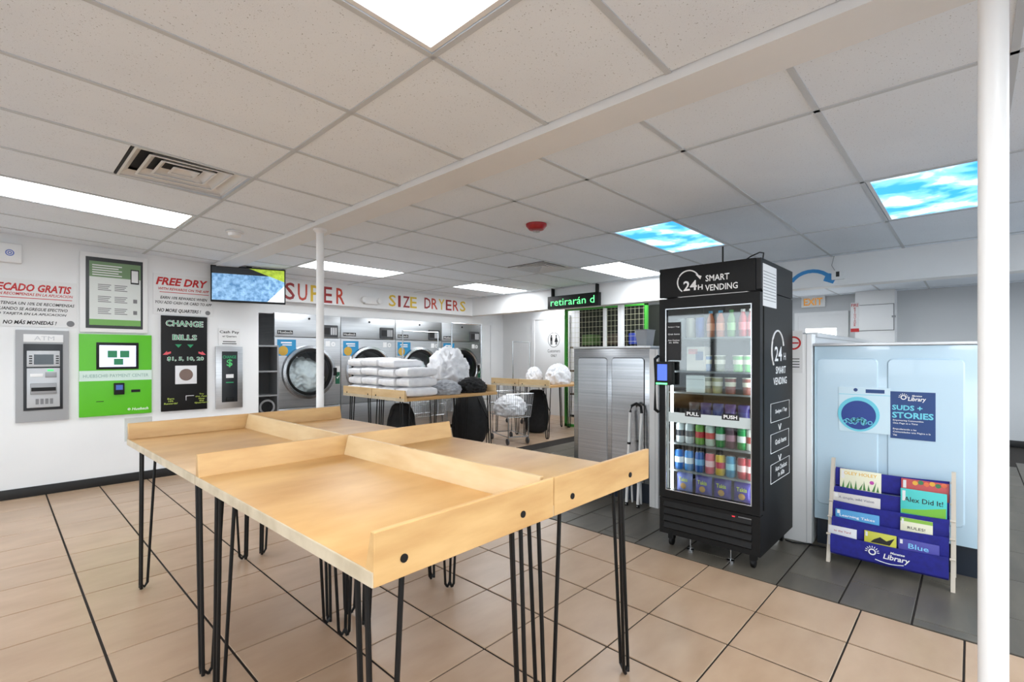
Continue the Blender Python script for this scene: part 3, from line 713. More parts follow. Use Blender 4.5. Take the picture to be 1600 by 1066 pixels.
# black sacks under and between tables
def sack(x, y, rz, w, h, label, strap=True):
    t = thing('laundry_sack', label, 'sack', (x, y, 0), rz)
    b = B(); bm = b.b; bmesh.ops.create_icosphere(bm, subdivisions=4, radius=1)
    for v in bm.verts:
        p = v.co; zz = (p.z+1)/2
        wd = (1.0-.25*zz**2)*(1+.08*noise.noise(p*2.2+Vector((x, y, 0))))
        e = max(abs(p.x), abs(p.y), 1e-6); s_ = (p.x**2+p.y**2)**.5
        f_ = 1+.18*(s_/max(e, 1e-6)-1) if s_ > 1e-4 else 1
        q = max(1-p.z*p.z, 0)**.5; sq = q**.35/max(q, 1e-4) if q > 1e-3 else 1
        v.co = Vector((p.x*sq*w/2*wd, p.y*sq*w*.4*wd, zz*h))
    put('sack_body', b, BLACKF, t)
    put('drawstring', B().tube([(-w*.42, -w*.3, .03), (-w*.46, -w*.4, h*.5), (-w*.2, -w*.2, h*.9)], .008, 6), BLACK, t)
    put('drawstring', B().tube([(w*.42, -w*.3, .03), (w*.46, -w*.4, h*.5), (w*.2, -w*.2, h*.9)], .008, 6), BLACK, t)
sack(5.06, 5.66, -.73, .58, .8, 'full black drawstring laundry sack leaning at the clothes table')
sack(6.6, 5.62, -.73, .46, .76, 'black drawstring laundry sack under the table by the restroom')
sack(3.78, 5.62, -.73, .42, .72, 'black laundry sack standing under the towel table')
# wire carts
def cart(x, y, rz, label, load=None, ph=1.75):
    t = thing('laundry_cart', label, 'laundry cart', (x, y, 0), rz, 'wire laundry carts')
    L_, W_, z0, z1 = .72, .46, .42, .78
    b = B()
    for z, e in ((z0, .04), (z1, 0), ((z0+z1)/2, .02)):
        b.tube([(-L_/2+e, -W_/2+e, z), (L_/2-e, -W_/2+e, z), (L_/2-e, W_/2-e, z), (-L_/2+e, W_/2-e, z), (-L_/2+e, -W_/2+e, z)], .006 if z == z1 else .003, 6)
    for q in range(19):
        xx = -L_/2+L_*q/18
        for s_ in (-1, 1): b.tube([(xx*.92, s_*(W_/2-.04), z0), (xx, s_*W_/2, z1)], .002, 4)
        b.tube([(xx*.92, -W_/2+.04, z0), (xx*.92, W_/2-.04, z0)], .002, 4)
    for q in range(13):
        yy = -W_/2+W_*q/12
        for s_ in (-1, 1): b.tube([(s_*(L_/2-.04), yy*.84, z0), (s_*L_/2, yy, z1)], .002, 4)
    put('wire_basket', b, CHROME, t)['kind'] = 'stuff'
    b = B()
    for s_ in (-1, 1):
        b.tube([(-L_/2+.06, s_*.17, z0), (-L_/2+.06, s_*.17, .12), (L_/2-.06, s_*.17, .12), (L_/2-.06, s_*.17, z0)], .01, 8)
    for xx in (-L_/2+.06, L_/2-.06): b.tube([(xx, -.17, .12), (xx, .17, .12)], .01, 8)
    put('base_frame', b, CHROME, t)
    for xx in (-L_/2+.06, L_/2-.06):
        for s_ in (-1, 1):
            cst = put('caster', B().tube([(xx, s_*.17, .12), (xx+.02, s_*.17, .06)], .008, 8), CHROME, t)
            put('wheel', B().lathe([(.045, -.013), (.05, -.009), (.05, .009), (.045, .013)], (xx+.025, s_*.17, .051), 18, 'y'), M('wheel_grey', (70, 70, 72), .5), cst)
    if ph:
        b = B()
        for s_ in (-1, 1): b.tube([(s_*(L_/2-.02), 0, z0), (s_*(L_/2-.02), 0, ph)], .011, 8)
        b.tube([(-L_/2+.02, 0, ph-.01), (L_/2-.02, 0, ph-.01)], .011, 8)
        put('hanging_rail', b, CHROME, t)
    return t
cart(4.64, 6.36, 0, 'chrome wire laundry cart with hanging rail, in front of the third dryer', ph=1.75)
cart(5.61, 6.36, 0, 'chrome wire laundry cart with tall hanging rail, in front of the last dryer', ph=1.92)
cart(5.6, 5.32, 1.2, 'low chrome wire laundry cart beside the black sack', ph=0)
cart(7.45, 6.75, .2, 'chrome wire laundry cart with hanging rail near the restroom door', ph=1.65)
pile('laundry_in_cart', 'white laundry heaped in the low cart beside the black sack', 5.6, 5.32, .43, (.22, .22, .18), LINEN, 31, .2)
# ------------------------------------------------------------------ washers
WX = 4.08
def washer_panel(name, y1, y0, label, m, spans=None):
    W = y1-y0
    t = thing(name, label, 'washer bank', (WX, y1, 0), FACEX)
    rect('body', 0, W, .19, 1.43, m, t, 0, .8, .004)
    rect('plinth', .01, W-.01, 0, .19, M('plinth_navy', (24, 34, 48), .35), t, .04, .78)
    rect('top_trim', -.005, W+.005, 1.432, 1.452, M('top_trim_metal', (206, 208, 211), .3, .5), t, -.012, .82, .004)
    for q in range(2):
        x0, x1 = spans[q] if spans else (.05+q*(W-.06)/2, .05+(q+1)*(W-.06)/2-.045)
        z0, z1, e, r = .30, 1.345, .006, .035
        def rr(o):
            pts = []
            for cx, cz, a0 in ((x1-r, z1-r, 0), (x0+r, z1-r, 90), (x0+r, z0+r, 180), (x1-r, z0+r, 270)):
                for k2 in range(5):
                    a_ = math.radians(a0+k2*22.5); pts.append((cx+(r-o)*math.cos(a_), cz+(r-o)*math.sin(a_)))
            return pts
        b = B(); lo = [b.b.verts.new((p[0], 0, p[1])) for p in rr(0)]; hi = [b.b.verts.new((p[0], -.007, p[1])) for p in rr(.008)]
        n = len(lo)
        for k2 in range(n): b.b.faces.new((lo[k2], lo[(k2+1) % n], hi[(k2+1) % n], hi[k2]))
        b.b.faces.new(hi)
        put('embossed_panel', b, m, t, False)
    return t
wb = washer_panel('washer_bank', .83, -.11, 'pale blue washer bank back panel with SUDS + STORIES poster behind the bookrack', BLUEP, [(.012, .83-PX(1372.5, 600, WX)[0]), (.83-PX(1386, 600, WX)[0], .83-PX(1508, 600, WX)[0])])
ws = washer_panel('washer_bank', 2.97, 2.12, 'mirror-like stainless washer bank back panel behind the step ladder', STEELV)
t = thing('end_partition', 'narrow white end panel at the edge of the stainless washer bank', 'partition', (WX-.03, 2.115, 0), FACEX)
rect('panel', 0, .085, 0, 1.42, WHITE, t, 0, .12, .003); rect('edge_strip', .055, .06, 0, 1.42, GREYW, t, -.002, 0)
t = thing('end_partition', 'white end panel between vending machine and pale blue washer bank', 'partition', (WX-.03, 1.03, 0), FACEX)
rect('panel', 0, .19, 0, 1.52, WHITE, t, 0, .12, .003); rect('edge_strip', .155, .16, 0, 1.52, GREYW, t, -.002, 0)
# notice with red ring
yy, zz = PX(1247, 551, WX-.03)
t = thing('notice', 'white notice with red prohibition ring beside the vending machine', 'notice', (WX-.031, yy+.03, zz-.15), FACEX)
rect('sheet', -.06, .06, 0, .31, PAPER, t, -.003, 0); put('red_ring', B().ring(0, .22, .05, .038, -.004, -.003, 24), RED, t); rect('slash', -.035, .035, .215, .225, RED, t, -.004, -.003)
bars([(-.04, .04, .1-q*.02, .106-q*.02) for q in range(4)], INK, t, -.003)
t = thing('partition_wall', 'long low grey partition running behind the pale blue washers', 'partition', (WX+.1, .84, 0))
rect('panel', 0, 4.4, 0, 1.5, GREYW, t, 0, .1); rect('cap', -.0, 4.42, 1.5, 1.535, M('cap_grey', (188, 189, 191), .4, .3), t, -.01, .11, .004)
# washers poster
def bpx(u, v):
    y_, z_ = PX(u, v, WX); return .83-y_, z_
x0, z1 = bpx(1311, 604); x1, _ = bpx(1462, 608); _, z0 = bpx(1420, 682)
t = thing('library_poster', 'SUDS + STORIES poster with a washing machine picture on pale blue panel', 'poster', (WX-.008, .83-x0, z0), FACEX)
w, h = x1-x0, z1-z0
xm = w*.56
rect('washer_picture', 0, xm, 0, h, M('poster_pale', (205, 228, 240), .4), t, -.002, 0)
rect('detergent_drawer', w*.3, w*.5, h*.88, h*.96, NAVY, t, -.0028, -.002)
put('dial', B().lathe([(.012, -.003), (.012, -.002)], (w*.19, 0, h*.94), 14, 'y'), NAVY, t)
bars([(0, xm, h*.83, h*.84)], CYAN, t, -.002)
put('door_outer', B().lathe([(h*.385, -.0034), (h*.385, -.002)], (w*.22, 0, h*.40), 36, 'y'), CYAN, t)
put('door_window', B().lathe([(h*.32, -.0042), (h*.32, -.0034)], (w*.22, 0, h*.38), 36, 'y'), M('drum_blue', (24, 60, 140), .4), t)
b = B()
for q in range(16):
    a_ = random.uniform(0, 2*math.pi); rr_ = h*.27*random.random()**.5
    b.ring(w*.22+rr_*math.cos(a_), h*.2+abs(rr_*math.sin(a_))*.4, h*.045, h*.028, -.0052, -.0042, 12)
put('bubbles', b, CYAN, t)
s = rect('title_panel', xm, w, -h*.06, h*.94, NAVY, t, -.0025, 0)
cx = (xm+w)/2; ww = w-xm
txt('Manatee', cx+ww*.1, h*.86, ww*.22, h*.035, WINK, s, -.0032, shear=.2, bold=.02); txt('Library', cx+ww*.1, h*.78, ww*.4, h*.11, WINK, s, -.0032, shear=.2, bold=.02)
put('sun_logo', B().ring(cx-ww*.2, h*.82, h*.05, h*.032, -.0035, -.0025, 16), WINK, s)
b = B()
for q in range(8):
    a_ = q*math.pi/7; b.tube([(cx-ww*.2+h*.06*math.cos(a_), -.003, h*.82+h*.06*math.sin(a_)), (cx-ww*.2+h*.085*math.cos(a_), -.003, h*.82+h*.085*math.sin(a_))], .002, 4)
put('sun_rays', b, WINK, s)
txt('SUDS +', cx-ww*.12, h*.6, ww*.68, h*.11, CYAN, s, -.0032, bold=.03); txt('STORIES', cx, h*.44, ww*.92, h*.13, CYAN, s, -.0032, bold=.03)
for q, l_ in enumerate(('Empowering Communities', 'One Page at a Time', '', 'Empoderando a las', 'Comunidades una Página a la', 'Vez')):
    if l_: txt(l_, xm+ww*.06+ww*.031*len(l_)/2, h*(.325-q*.062), ww*.031*len(l_), h*.042, WINK, s, -.0032, bold=.01)
# ------------------------------------------------------------------ vending machine
VX, VY0, VY1 = 3.31, .96, 1.632
VW, VD = VY1-VY0, .72
vm = thing('vending_machine', 'tall black smart vending cooler with glass door and white 24H lettering', 'vending machine', (VX, VY1, 0), FACEX)
def vp(u, v, dx=0):
    y_, z_ = PX(u, v, VX+dx); return VY1-y_, z_
ZH = 1.775
cab = B()
cab.box(0, VW, .02, VD, .1, .375); cab.box(0, .03, .05, VD, .375, ZH); cab.box(VW-.03, VW, .05, VD, .375, ZH); cab.box(.03, VW-.03, VD-.03, VD, .375, ZH); cab.box(0, VW, .0, VD, ZH+.005, 1.98)
put('cabinet', cab, BLACKP, vm, False)
put('liner', B().box(.03, VW-.03, VD-.035, VD-.03, .375, ZH), M('liner_dark', (52, 54, 57), .5), vm, False)
hd = rect('header_sign', -.004, VW-.03, ZH, 1.982, BLACKP, vm, -.025, 0, .004)
b = B(); cx, cz = vp(1078, 441)
pts = [(cx+.077*math.cos(math.radians(a_)), -.027, cz+.077*math.sin(math.radians(a_))) for a_ in range(25, 245, 10)]
b.tube(pts, .0045, 6); put('clock_arc', b, WINK, hd)
put('arc_arrow', B().poly([(cx+.05, cz+.045), (cx+.092, cz+.03), (cx+.083, cz+.008)], -.028, -.0255), WINK, hd)
txt('24', cx+.012, cz-.028, .095, .068, WINK, hd, -.0262, bold=.02); txt('H', cx+.083, cz-.045, .033, .034, WINK, hd, -.0262, bold=.02)
sx_, sz = vp(1123, 434); txt('SMART', sx_, sz, .155, .042, WINK, hd, -.0262, bold=.015)
sx_, sz = vp(1129, 448.5); txt('VENDING', sx_, sz, .21, .042, WINK, hd, -.0262, bold=.015)
rect('latch_strip', VW-.03, VW, ZH+.01, 1.98, INK, vm, -.012, 0)
# door
dr = bpy.data.objects.new('door', None)
gx0, _ = vp(1043.4, 500); gx1, _ = vp(1177.5, 500); _, gz1 = vp(1110, 479); _, gz0 = vp(1110, 776.5); _, dz0 = vp(1110, 789)
b = B(); y0, y1 = -.035, .02
b.box(.0, gx0, y0, y1, dz0, ZH-.01); b.box(gx1, VW, y0, y1, dz0, ZH-.01); b.box(gx0, gx1, y0, y1, gz1, ZH-.01); b.box(gx0, gx1, y0, y1, dz0, gz0)
bmesh.ops.remove_doubles(b.b, verts=b.b.verts, dist=1e-5)
dr = put('door', b, BLACKP, vm, False)
b = B(); e = .006
for bx in ((gx0, gx0+e, gz0, gz1), (gx1-e, gx1, gz0, gz1), (gx0+e, gx1-e, gz0, gz0+e), (gx0+e, gx1-e, gz1-e, gz1)): b.box(bx[0], bx[1], -.037, -.03, bx[2], bx[3])
put('glass_trim', b, CHROME, dr, False)
put('glass_pane', B().box(gx0, gx1, -.022, -.016, gz0, gz1), GLASS, dr, False)
put('door_handle', B().tube([(-.01, -.035, 1.36), (-.01, -.08, 1.34), (-.01, -.08, .98), (-.01, -.035, .96)], .011, 8), BLACK, dr)
s = rect('pull_push_strip', gx0+.02, gx1-.002, .895, .965, M('strip_grey', (196, 206, 206), .4), dr, -.0255, -.0225)
for l_, u, v in (('PULL', 1085, 646.5), ('PUSH', 1143.5, 651.5)):
    x, z = vp(u, v); rect('plate', x-.055, x+.055, z-.02, z+.02, INK, s, -.0268, -.0255); txt(l_, x, z, .085, .024, WINK, s, -.0275, bold=.03)
s = rect('instruction_label', *[vp(1044.5, 0)[0], vp(1066, 0)[0]], vp(1055, 563)[1], vp(1055, 504)[1], INK, dr, -.024, -.0222)
lx0, lx1 = vp(1044.5, 0)[0], vp(1066, 0)[0]; lc_ = (lx0+lx1)/2
for l_, v in (('Swipe / Tap', 511.5), ('Grab Items', 522.5), ('Auto Checkout', 532), ('in 60s', 535.5)): txt(l_, lc_, vp(1055, v)[1], .07 if len(l_) < 8 else .085, .011, WINK, s, -.0247, bold=.01)
s = rect('card_reader', vp(1031, 0)[0], vp(1058, 0)[0], vp(1043, 601)[1], vp(1043, 565)[1], BLACK, dr, -.085, -.035, .008)
rect('reader_screen', vp(1035, 0)[0]+.004, vp(1050, 0)[0]+.004, vp(1043, 594)[1], vp(1043, 569)[1], M('reader_screen_blue', (60, 90, 200), .3, emit=.7), s, -.087, -.085)
rect('reader_light', vp(1033, 0)[0]+.004, vp(1050, 0)[0]+.004, vp(1043, 600)[1], vp(1043, 597.5)[1], LEDG, s, -.087, -.085)
# base grille
b = B().box(0, VW, -.03, .02, .1, dz0-.006); gb = put('base_panel', b, BLACKP, vm, False)
for q in range(4):
    z_ = .135+q*.05
    b = B(); b.poly([(0, 0), (1, 0), (1, 1), (0, 1)], 0, 1); b.b.free(); b = B()
    vs = [[b.b.verts.new(p) for p in ((x, -.03, z_), (x, -.046, z_+.012), (x, -.03, z_+.043))] for x in (.035, VW-.05)]
    b.b.faces.new(vs[0]); b.b.faces.new(vs[1][::-1])
    for k2 in range(3): b.b.faces.new((vs[0][k2], vs[1][k2], vs[1][(k2+1) % 3], vs[0][(k2+1) % 3]))
    put('louver', b, M('louver_black', (26, 26, 27), .5, spec=.25), gb, False)
x, z = vp(1151, 806.5); s = rect('thermostat', x-.03, x+.012, z-.012, z+.012, INK, gb, -.033, -.03); rect('digits', x-.018, x, z-.007, z+.007, M('digit_red', (220, 40, 50), .4, emit=1), s, -.0337, -.033)
rect('rating_label', x+.02, x+.1, z-.022, z+.01, INKG, gb, -.032, -.03)
for x in (.06, VW-.06):
    for y in (.04, VD-.06):
        c_ = put('caster', B().box(x-.02, x+.02, y-.02, y+.02, .05, .1), BLACK, vm); put('wheel', B().lathe([(.024, -.014), (.03, -.01), (.03, .01), (.024, .014)], (x, y, .031), 16, 'x'), BLACK, c_)
for x in (.2, VW-.2): put('levelling_foot', B().lathe([(.025, 0), (.025, .012), (.005, .016), (.005, .1)], (x, .03, 0), 14), CHROME, vm)
# side print (right side faces local +x)
def sp_(u, v):
    x_, z_ = PY(u, v, VY0); return x_-VX, z_
def side(l_, u, v, w_, h_, bold=.015):
    y_, z_ = sp_(u, v); return txt(l_, y_, z_, w_, h_, WINK, vm, 0, bold=bold, rz=math.pi/2, org=(VW+.001, 0, 0))
side('24', 1216, 553, .17, .10); side('H', 1226, 557, .05, .05); side('SMART', 1220, 578, .24, .05); side('VENDING', 1219, 595, .32, .05)
y_, z_ = sp_(1216, 548); b = B(); b.tube([(VW+.002, y_-.02+.14*math.cos(math.radians(a_)), z_+.135*math.sin(math.radians(a_))) for a_ in range(15, 230, 10)], .006, 6); put('clock_arc', b, WINK, vm)
for (u0, v0, u1, v1, ls) in ((1204, 630, 1233, 657, ('Swipe / Tap',)), (1204, 677, 1232, 707, ('Grab Items',)), (1204, 723, 1233, 756, ('Auto Checkout', 'in 60s'))):
    ya, za = sp_(u0, (v0+v1)/2+3); yb, _ = sp_(u1, (v0+v1)/2-3); hh = .062
    b = B(); b.tube([(VW+.001, ya, za-hh), (VW+.001, yb, za-hh), (VW+.001, yb, za+hh), (VW+.001, ya, za+hh), (VW+.001, ya, za-hh)], .002, 4); put('outline_box', b, WINK, vm)
    for q, l_ in enumerate(ls):
        txt(l_, (ya+yb)/2+.02, za+(.02-.045*q if len(ls) > 1 else 0), (yb-ya)*(.62 if len(l_) > 7 else .34), .034, WINK, vm, 0, bold=.015, rz=math.pi/2, org=(VW+.001, 0, 0))
for v in (667, 715):
    ya, za = sp_(1218, v); b = B(); b.tube([(VW+.001, ya-.03, za+.02), (VW+.001, ya, za-.02), (VW+.001, ya+.03, za+.02)], .003, 4); put('chevron', b, WINK, vm)
ya, za = sp_(1198, 445); yb, _ = sp_(1213, 445); s = put('side_paper', B().box(VW, VW+.001, .02, yb, 1.68, 1.95), PAPER, vm, False)
b = B(); [b.box(VW+.001, VW+.0014, .03, yb-.015, 1.9-q*.02, 1.904-q*.02) for q in range(10)]; put('print_lines', b, INKG, s, False)
put('antenna', B().tube([(.36, .2, 1.98), (.36, .2, 2.13)], .006, 8), BLACK, vm)
put('top_cable', B().tube([(.52, .1, 1.985), (.57, .12, 2.02), (.63, .1, 2.035), (.665, .06, 2.02), (.672, .02, 1.97)], .004, 6), BLACK, vm)
put('light_strip', B().box(gx0+.008, gx0+.022, .03, .045, .4, 1.3), M('led_strip', (255, 255, 255), .5, emit=7), vm, False)
put('light_strip', B().box(gx1-.022, gx1-.008, .03, .045, .4, 1.7), MATS['led_strip'], vm, False)  # right strip is added to brighten the products
put('light_strip', B().box(.1, VW-.1, .05, .065, ZH-.012, ZH-.004), MATS['led_strip'], vm, False)  # top strip also added, lights the shelves from above
# shelves + products
SH = [1.49, 1.255, 1.105, .925, .738, .545, .385]
for z in SH: put('shelf', B().box(.032, VW-.032, .05, VD-.06, z-.012, z), M('wire_shelf_white', (120, 122, 125), .4), vm, False)
def vx(u, dx=.1): return vp(u, 600, dx)[0]
def world_v(x, y, z): return (VX+y, VY1-x, z)
def can(u, row, col, colname, band=None, h=.125, r=.032, kind='can', y=.1, rowname=''):
    x = vx(u, y); z = SH[row]
    t = thing('drink_can', f'{colname} drink can on the {rowname} of the vending machine', 'can', world_v(x, y, z+.0005), 0, 'drink cans in the vending machine')
    o = put('can_body', B().lathe([(r*.8, 0), (r, .008), (r, h-.014), (r*.8, h)], seg=18), M('can_'+colname.replace(' ', '_'), col, .3, .2), t)
    put('can_lid', B().lathe([(r*.8, h), (r*.78, h+.002), (.001, h-.001)], seg=18), CHROME, t)
    if band: put('label_patch', B().lathe([(r+.0005, h*.35), (r+.0005, h*.65)], seg=18, cap=False), M('band_'+colname.replace(' ', '_'), band, .4), t)
R5, R6 = 'upper can shelf', 'lower can shelf'
for u, c_, n_, b_ in ((1063.5, (222, 224, 226), 'white', (60, 60, 70)), (1078, (214, 216, 218), 'silver white', (90, 90, 96)), (1094, (120, 170, 70), 'lime green', (200, 50, 60)), (1109.5, (205, 215, 200), 'pale green', (205, 40, 50)),
                      (1126, (38, 140, 70), 'green', (230, 230, 230)), (1142, (92, 60, 74), 'dark plum', (170, 120, 140)), (1160, (30, 150, 76), 'emerald green', (235, 235, 235)), (1174, (205, 205, 196), 'cream', (150, 60, 60))):
    can(u, 4, c_, n_, b_, rowname=R5, h=.14)
for u, c_, n_, b_ in ((1061.5, (40, 110, 190), 'blue', (235, 235, 240)), (1077, (60, 140, 210), 'sky blue', (235, 235, 240)), (1093.5, (30, 90, 170), 'deep blue', (120, 180, 230)), (1109.5, (220, 90, 110), 'pink', (250, 200, 205)), (1125.5, (235, 190, 60), 'yellow', (215, 60, 90)),
                      (1142, (50, 140, 180), 'teal blue', (150, 210, 230)), (1160, (180, 50, 62), 'red', (240, 200, 200)), (1174, (190, 70, 80), 'rose red', (245, 215, 215))):
    can(u, 5, c_, n_, b_, rowname=R6, h=.14)
for u, c_, n_ in ((1064.5, (150, 152, 156), 'grey'), (1079, (196, 186, 170), 'beige'), (1094, (40, 80, 170), 'royal blue')): can(u, 0, c_, n_, None, rowname='top shelf', h=.14, r=.03)
def bottle(u, col, n_, cap):
    t = thing('drink_bottle', f'{n_} drink bottle on the top shelf of the vending machine', 'bottle', world_v(vx(u), .1, SH[0]+.0005), 0, 'bottles in the vending machine')
    put('bottle_body', B().lathe([(.024, 0), (.027, .01), (.027, .1), (.024, .125), (.012, .155), (.012, .17)], seg=16), M('bottle_'+n_.replace(' ', '_'), col, .2), t)
    put('bottle_label', B().lathe([(.0278, .045), (.0278, .095)], seg=16, cap=False), M('blabel_'+n_.replace(' ', '_'), tuple(min(255, x+60) for x in col), .4), t)
    put('bottle_cap', B().lathe([(.014, .165), (.014, .182)], seg=14), M('bcap_'+n_.replace(' ', '_'), cap, .4), t)
for u, c_, n_, k_ in ((1110.5, (190, 110, 70), 'orange', (70, 150, 190)), (1126, (200, 100, 60), 'amber', (80, 160, 200)), (1143, (110, 160, 90), 'pale green', (60, 140, 60)), (1161, (180, 50, 60), 'red', (220, 220, 220)), (1174, (160, 60, 66), 'dark red', (220, 220, 220))): bottle(u, c_, n_, k_)
def cup(u, row, col, n_, rowname):
    t = thing('snack_cup', f'{n_} snack cup on the {rowname} of the vending machine', 'snack cup', world_v(vx(u), .1, SH[row]+.0005), 0, 'snack cups in the vending machine')
    put('cup_body', B().lathe([(.031, 0), (.036, .105)], seg=20), M('cup_'+n_.replace(' ', '_'), col, .4), t)
    put('cup_lid', B().lathe([(.0375, .103), (.0375, .11), (.001, .111)], seg=20), M('cup_lid', (210, 205, 190), .4), t)
    put('cup_emblem', B().lathe([(.0342, .05), (.0357, .08)], seg=20, cap=False), M('emblem_cream', (226, 216, 196), .5), t)
for u, c_, n_ in ((1104, (40, 100, 160), 'blue'), (1125, (92, 98, 52), 'olive'), (1154, (80, 170, 60), 'green'), (1171.5, (70, 180, 70), 'bright green')): cup(u, 1, c_, n_, 'second shelf')
for u, c_, n_ in ((1105, (130, 126, 100), 'grey olive'), (1121, (160, 150, 96), 'mustard'), (1141.5, (130, 62, 50), 'brown red'), (1169, (140, 70, 58), 'rust')): cup(u, 2, c_, n_, 'third shelf')
def bag(u, row, col, n_, rowname, w=.105, h=.13, word=None, y=.085):
    x = vx(u, y)
    t = thing('snack_bag', f'{n_} snack bag on the {rowname} of the vending machine', 'snack bag', (VX+y, VY1-x, SH[row]+.0005), FACEX, 'snack bags in the vending machine')
    b = B(); n = 8; gr = {}
    for i in range(n+1):
        for j in range(n+1):
            for s_ in (-1, 1):
                a_, c2 = i/n*2-1, j/n
                th = .026*max(1-a_*a_, 0)**.5*math.sin(math.pi*min(max(c2, 0), 1))**.6
                gr[i, j, s_] = b.b.verts.new((a_*w/2*(1-.05*math.sin(math.pi*c2)), s_*th, c2*h))
    for i in range(n):
        for j in range(n):
            for s_ in (-1, 1): b.b.faces.new((gr[i, j, s_], gr[i+1, j, s_], gr[i+1, j+1, s_], gr[i, j+1, s_]))
    bmesh.ops.remove_doubles(b.b, verts=b.b.verts, dist=1e-5)
    put('bag_body', b, M('bag_'+n_.replace(' ', '_'), col, .3), t)
    if word:
        txt(word, 0, h*.68, w*.55, h*.2, M('bag_yellow', (215, 225, 70), .4), t, -.0285, bold=.02)
        put('chip_picture', B().lathe([(.022, -.027), (.016, -.031), (.001, -.032)], (0, 0, h*.35), 8, 'y'), M('chip_gold', (205, 150, 80), .5), t)
for u, c_, n_ in ((1070, (120, 130, 200), 'pale violet'), (1099.5, (92, 84, 170), 'violet'), (1129, (70, 56, 150), 'purple'), (1161, (62, 44, 150), 'deep purple')): bag(u, 6, c_, n_, 'bottom shelf', .118, .14, 'Takis')
for u, c_, n_ in ((1085, (60, 40, 50), 'dark maroon'), (1103, (70, 50, 110), 'dark violet'), (1122, (60, 66, 130), 'dark blue'), (1141, (80, 50, 120), 'plum'), (1162, (54, 48, 120), 'indigo')): bag(u, 3, c_, n_, 'shelf behind the push strip', .078, .11)
# boxes and pouches at left of the upper shelves
for (u, row, col, n_, w, h) in ((1087, 1, (205, 190, 180), 'pale patterned', .13, .17), (1086, 2, (232, 232, 232), 'plain white', .13, .12)):
    x = vx(u, .05); t = thing('snack_box', f'{n_} snack box behind the vending machine glass', 'box', (VX+.05, VY1-x, SH[row]+.0005), FACEX)
    rect('carton', -w/2, w/2, 0, h, M('box_'+n_.replace(' ', '_'), col, .5), t, 0, .1, .003); rect('flap', -w/2+.005, w/2-.005, h-.03, h-.026, M('box_edge', (180, 180, 182), .5), t, -.001, 0)
    if row == 1: rect('blue_patch', .0, w*.4, h*.45, h*.8, NAVY, t, -.001, 0); rect('pink_patch', -w*.4, w*.1, h*.7, h*.9, M('box_pink', (222, 130, 130), .5), t, -.001, 0)
# ------------------------------------------------------------------ bookrack and books
rk = thing('book_rack', 'royal blue canvas sling bookrack with wooden sides and white library logo', 'book rack', (3.78, .69, 0), FACEX)
RW = .61
for x in (-.012, RW-.008):
    b = B(); vs = [[b.b.verts.new(p) for p in ((x_, 0, 0), (x_, .03, 0), (x_, .2, .66), (x_, .17, .66))] for x_ in (x, x+.02)]
    b.b.faces.new(vs[0]); b.b.faces.new(vs[1][::-1])
    for k2 in range(4): b.b.faces.new((vs[0][k2], vs[1][k2], vs[1][(k2+1) % 4], vs[0][(k2+1) % 4]))
    put('side_post', b, M('rack_wood', (196, 186, 172), .5), rk, False)
    put('rear_post', B().tube([(x+.01, .27, 0), (x+.01, .19, .6)], .01, 8), MATS['rack_wood'], rk)
EDG = [.19, .295, .39, .48, .60]
def ky(k): return .012+.043*k
for q, ze in enumerate(EDG):
    b = B(); n = 14; rows = []; bot = ze-.134
    for j, (z, dy) in enumerate(((ze, .006), (ze, -.002), ((bot+ze)/2, -.006), (bot+.015, -.002), (bot, .014), (bot+.02, .03), (bot+.05, .033))):
        rows.append([b.b.verts.new((.01+(RW-.026)*i/n, ky(q)+dy, z-(.010 if j < 3 else .003)*math.sin(math.pi*i/n))) for i in range(n+1)])
    for j in range(len(rows)-1):
        for i in range(n): b.b.faces.new((rows[j][i], rows[j][i+1], rows[j+1][i+1], rows[j+1][i]))
    put('canvas_pocket', b, ROYAL, rk)
    for x in (0, RW): put('dowel_end', B().lathe([(.007, -.012), (.007, .012)], (x, ky(q), ze-.006), 8, 'x'), MATS['rack_wood'], rk)
def rx(u): return .69-PX(u, 0, 3.83)[0]
ly = ky(0)-.009
txt('Manatee', .36, .148, .07, .014, WINK, rk, ly, shear=.2, bold=.03); txt('Library', .355, .115, .13, .042, WINK, rk, ly, shear=.2, bold=.02)
b = B().ring(.235, .13, .02, .013, ly-.001, ly, 16)
for q in range(9):
    a_ = q*math.pi/8; b.tube([(.235+.025*math.cos(a_), ly, .13+.025*math.sin(a_)), (.235+.037*math.cos(a_), ly, .13+.037*math.sin(a_))], .002, 4)
b.tube([(.25+.014*q, ly, .088-.01*math.sin(math.pi*q/10)) for q in range(11)], .0025, 4); put('sun_logo', b, WINK, rk)
def book(u0, u1, vis, k, cover, title, tcol, label, tz=.75, th=.2, tw=.8, extra=None, h=.23):
    """vis = height showing above its pocket edge; title placed within the showing strip (0..1)"""
    x0, x1 = rx(u0), rx(u1); w = x1-x0; ze = EDG[k]-.008
    h = .125+vis; z = ze+vis-h; lean = math.radians(9)
    t = thing('book', label, 'book', rk.matrix_basis @ Vector(((x0+x1)/2, ky(k)+.012, z)), FACEX, 'picture books in the blue rack'); t.rotation_euler = (-lean*.5, 0, FACEX)
    key = label.split(' picture')[0].replace(' ', '_')
    rect('cover', -w/2, w/2, 0, h, M('cover_'+key, cover, .35), t, 0, .008, .001)
    z0 = h-vis
    txt(title, 0, z0+vis*tz, w*tw, vis*th, tcol, t, -.0008, bold=.01) if title else None
    rect('spine_sticker', -w*.46, -w*.39, z0+vis*.5, z0+vis*.92, PAPER, t, -.0008, 0)
    if extra: extra(t, w, vis, z0)
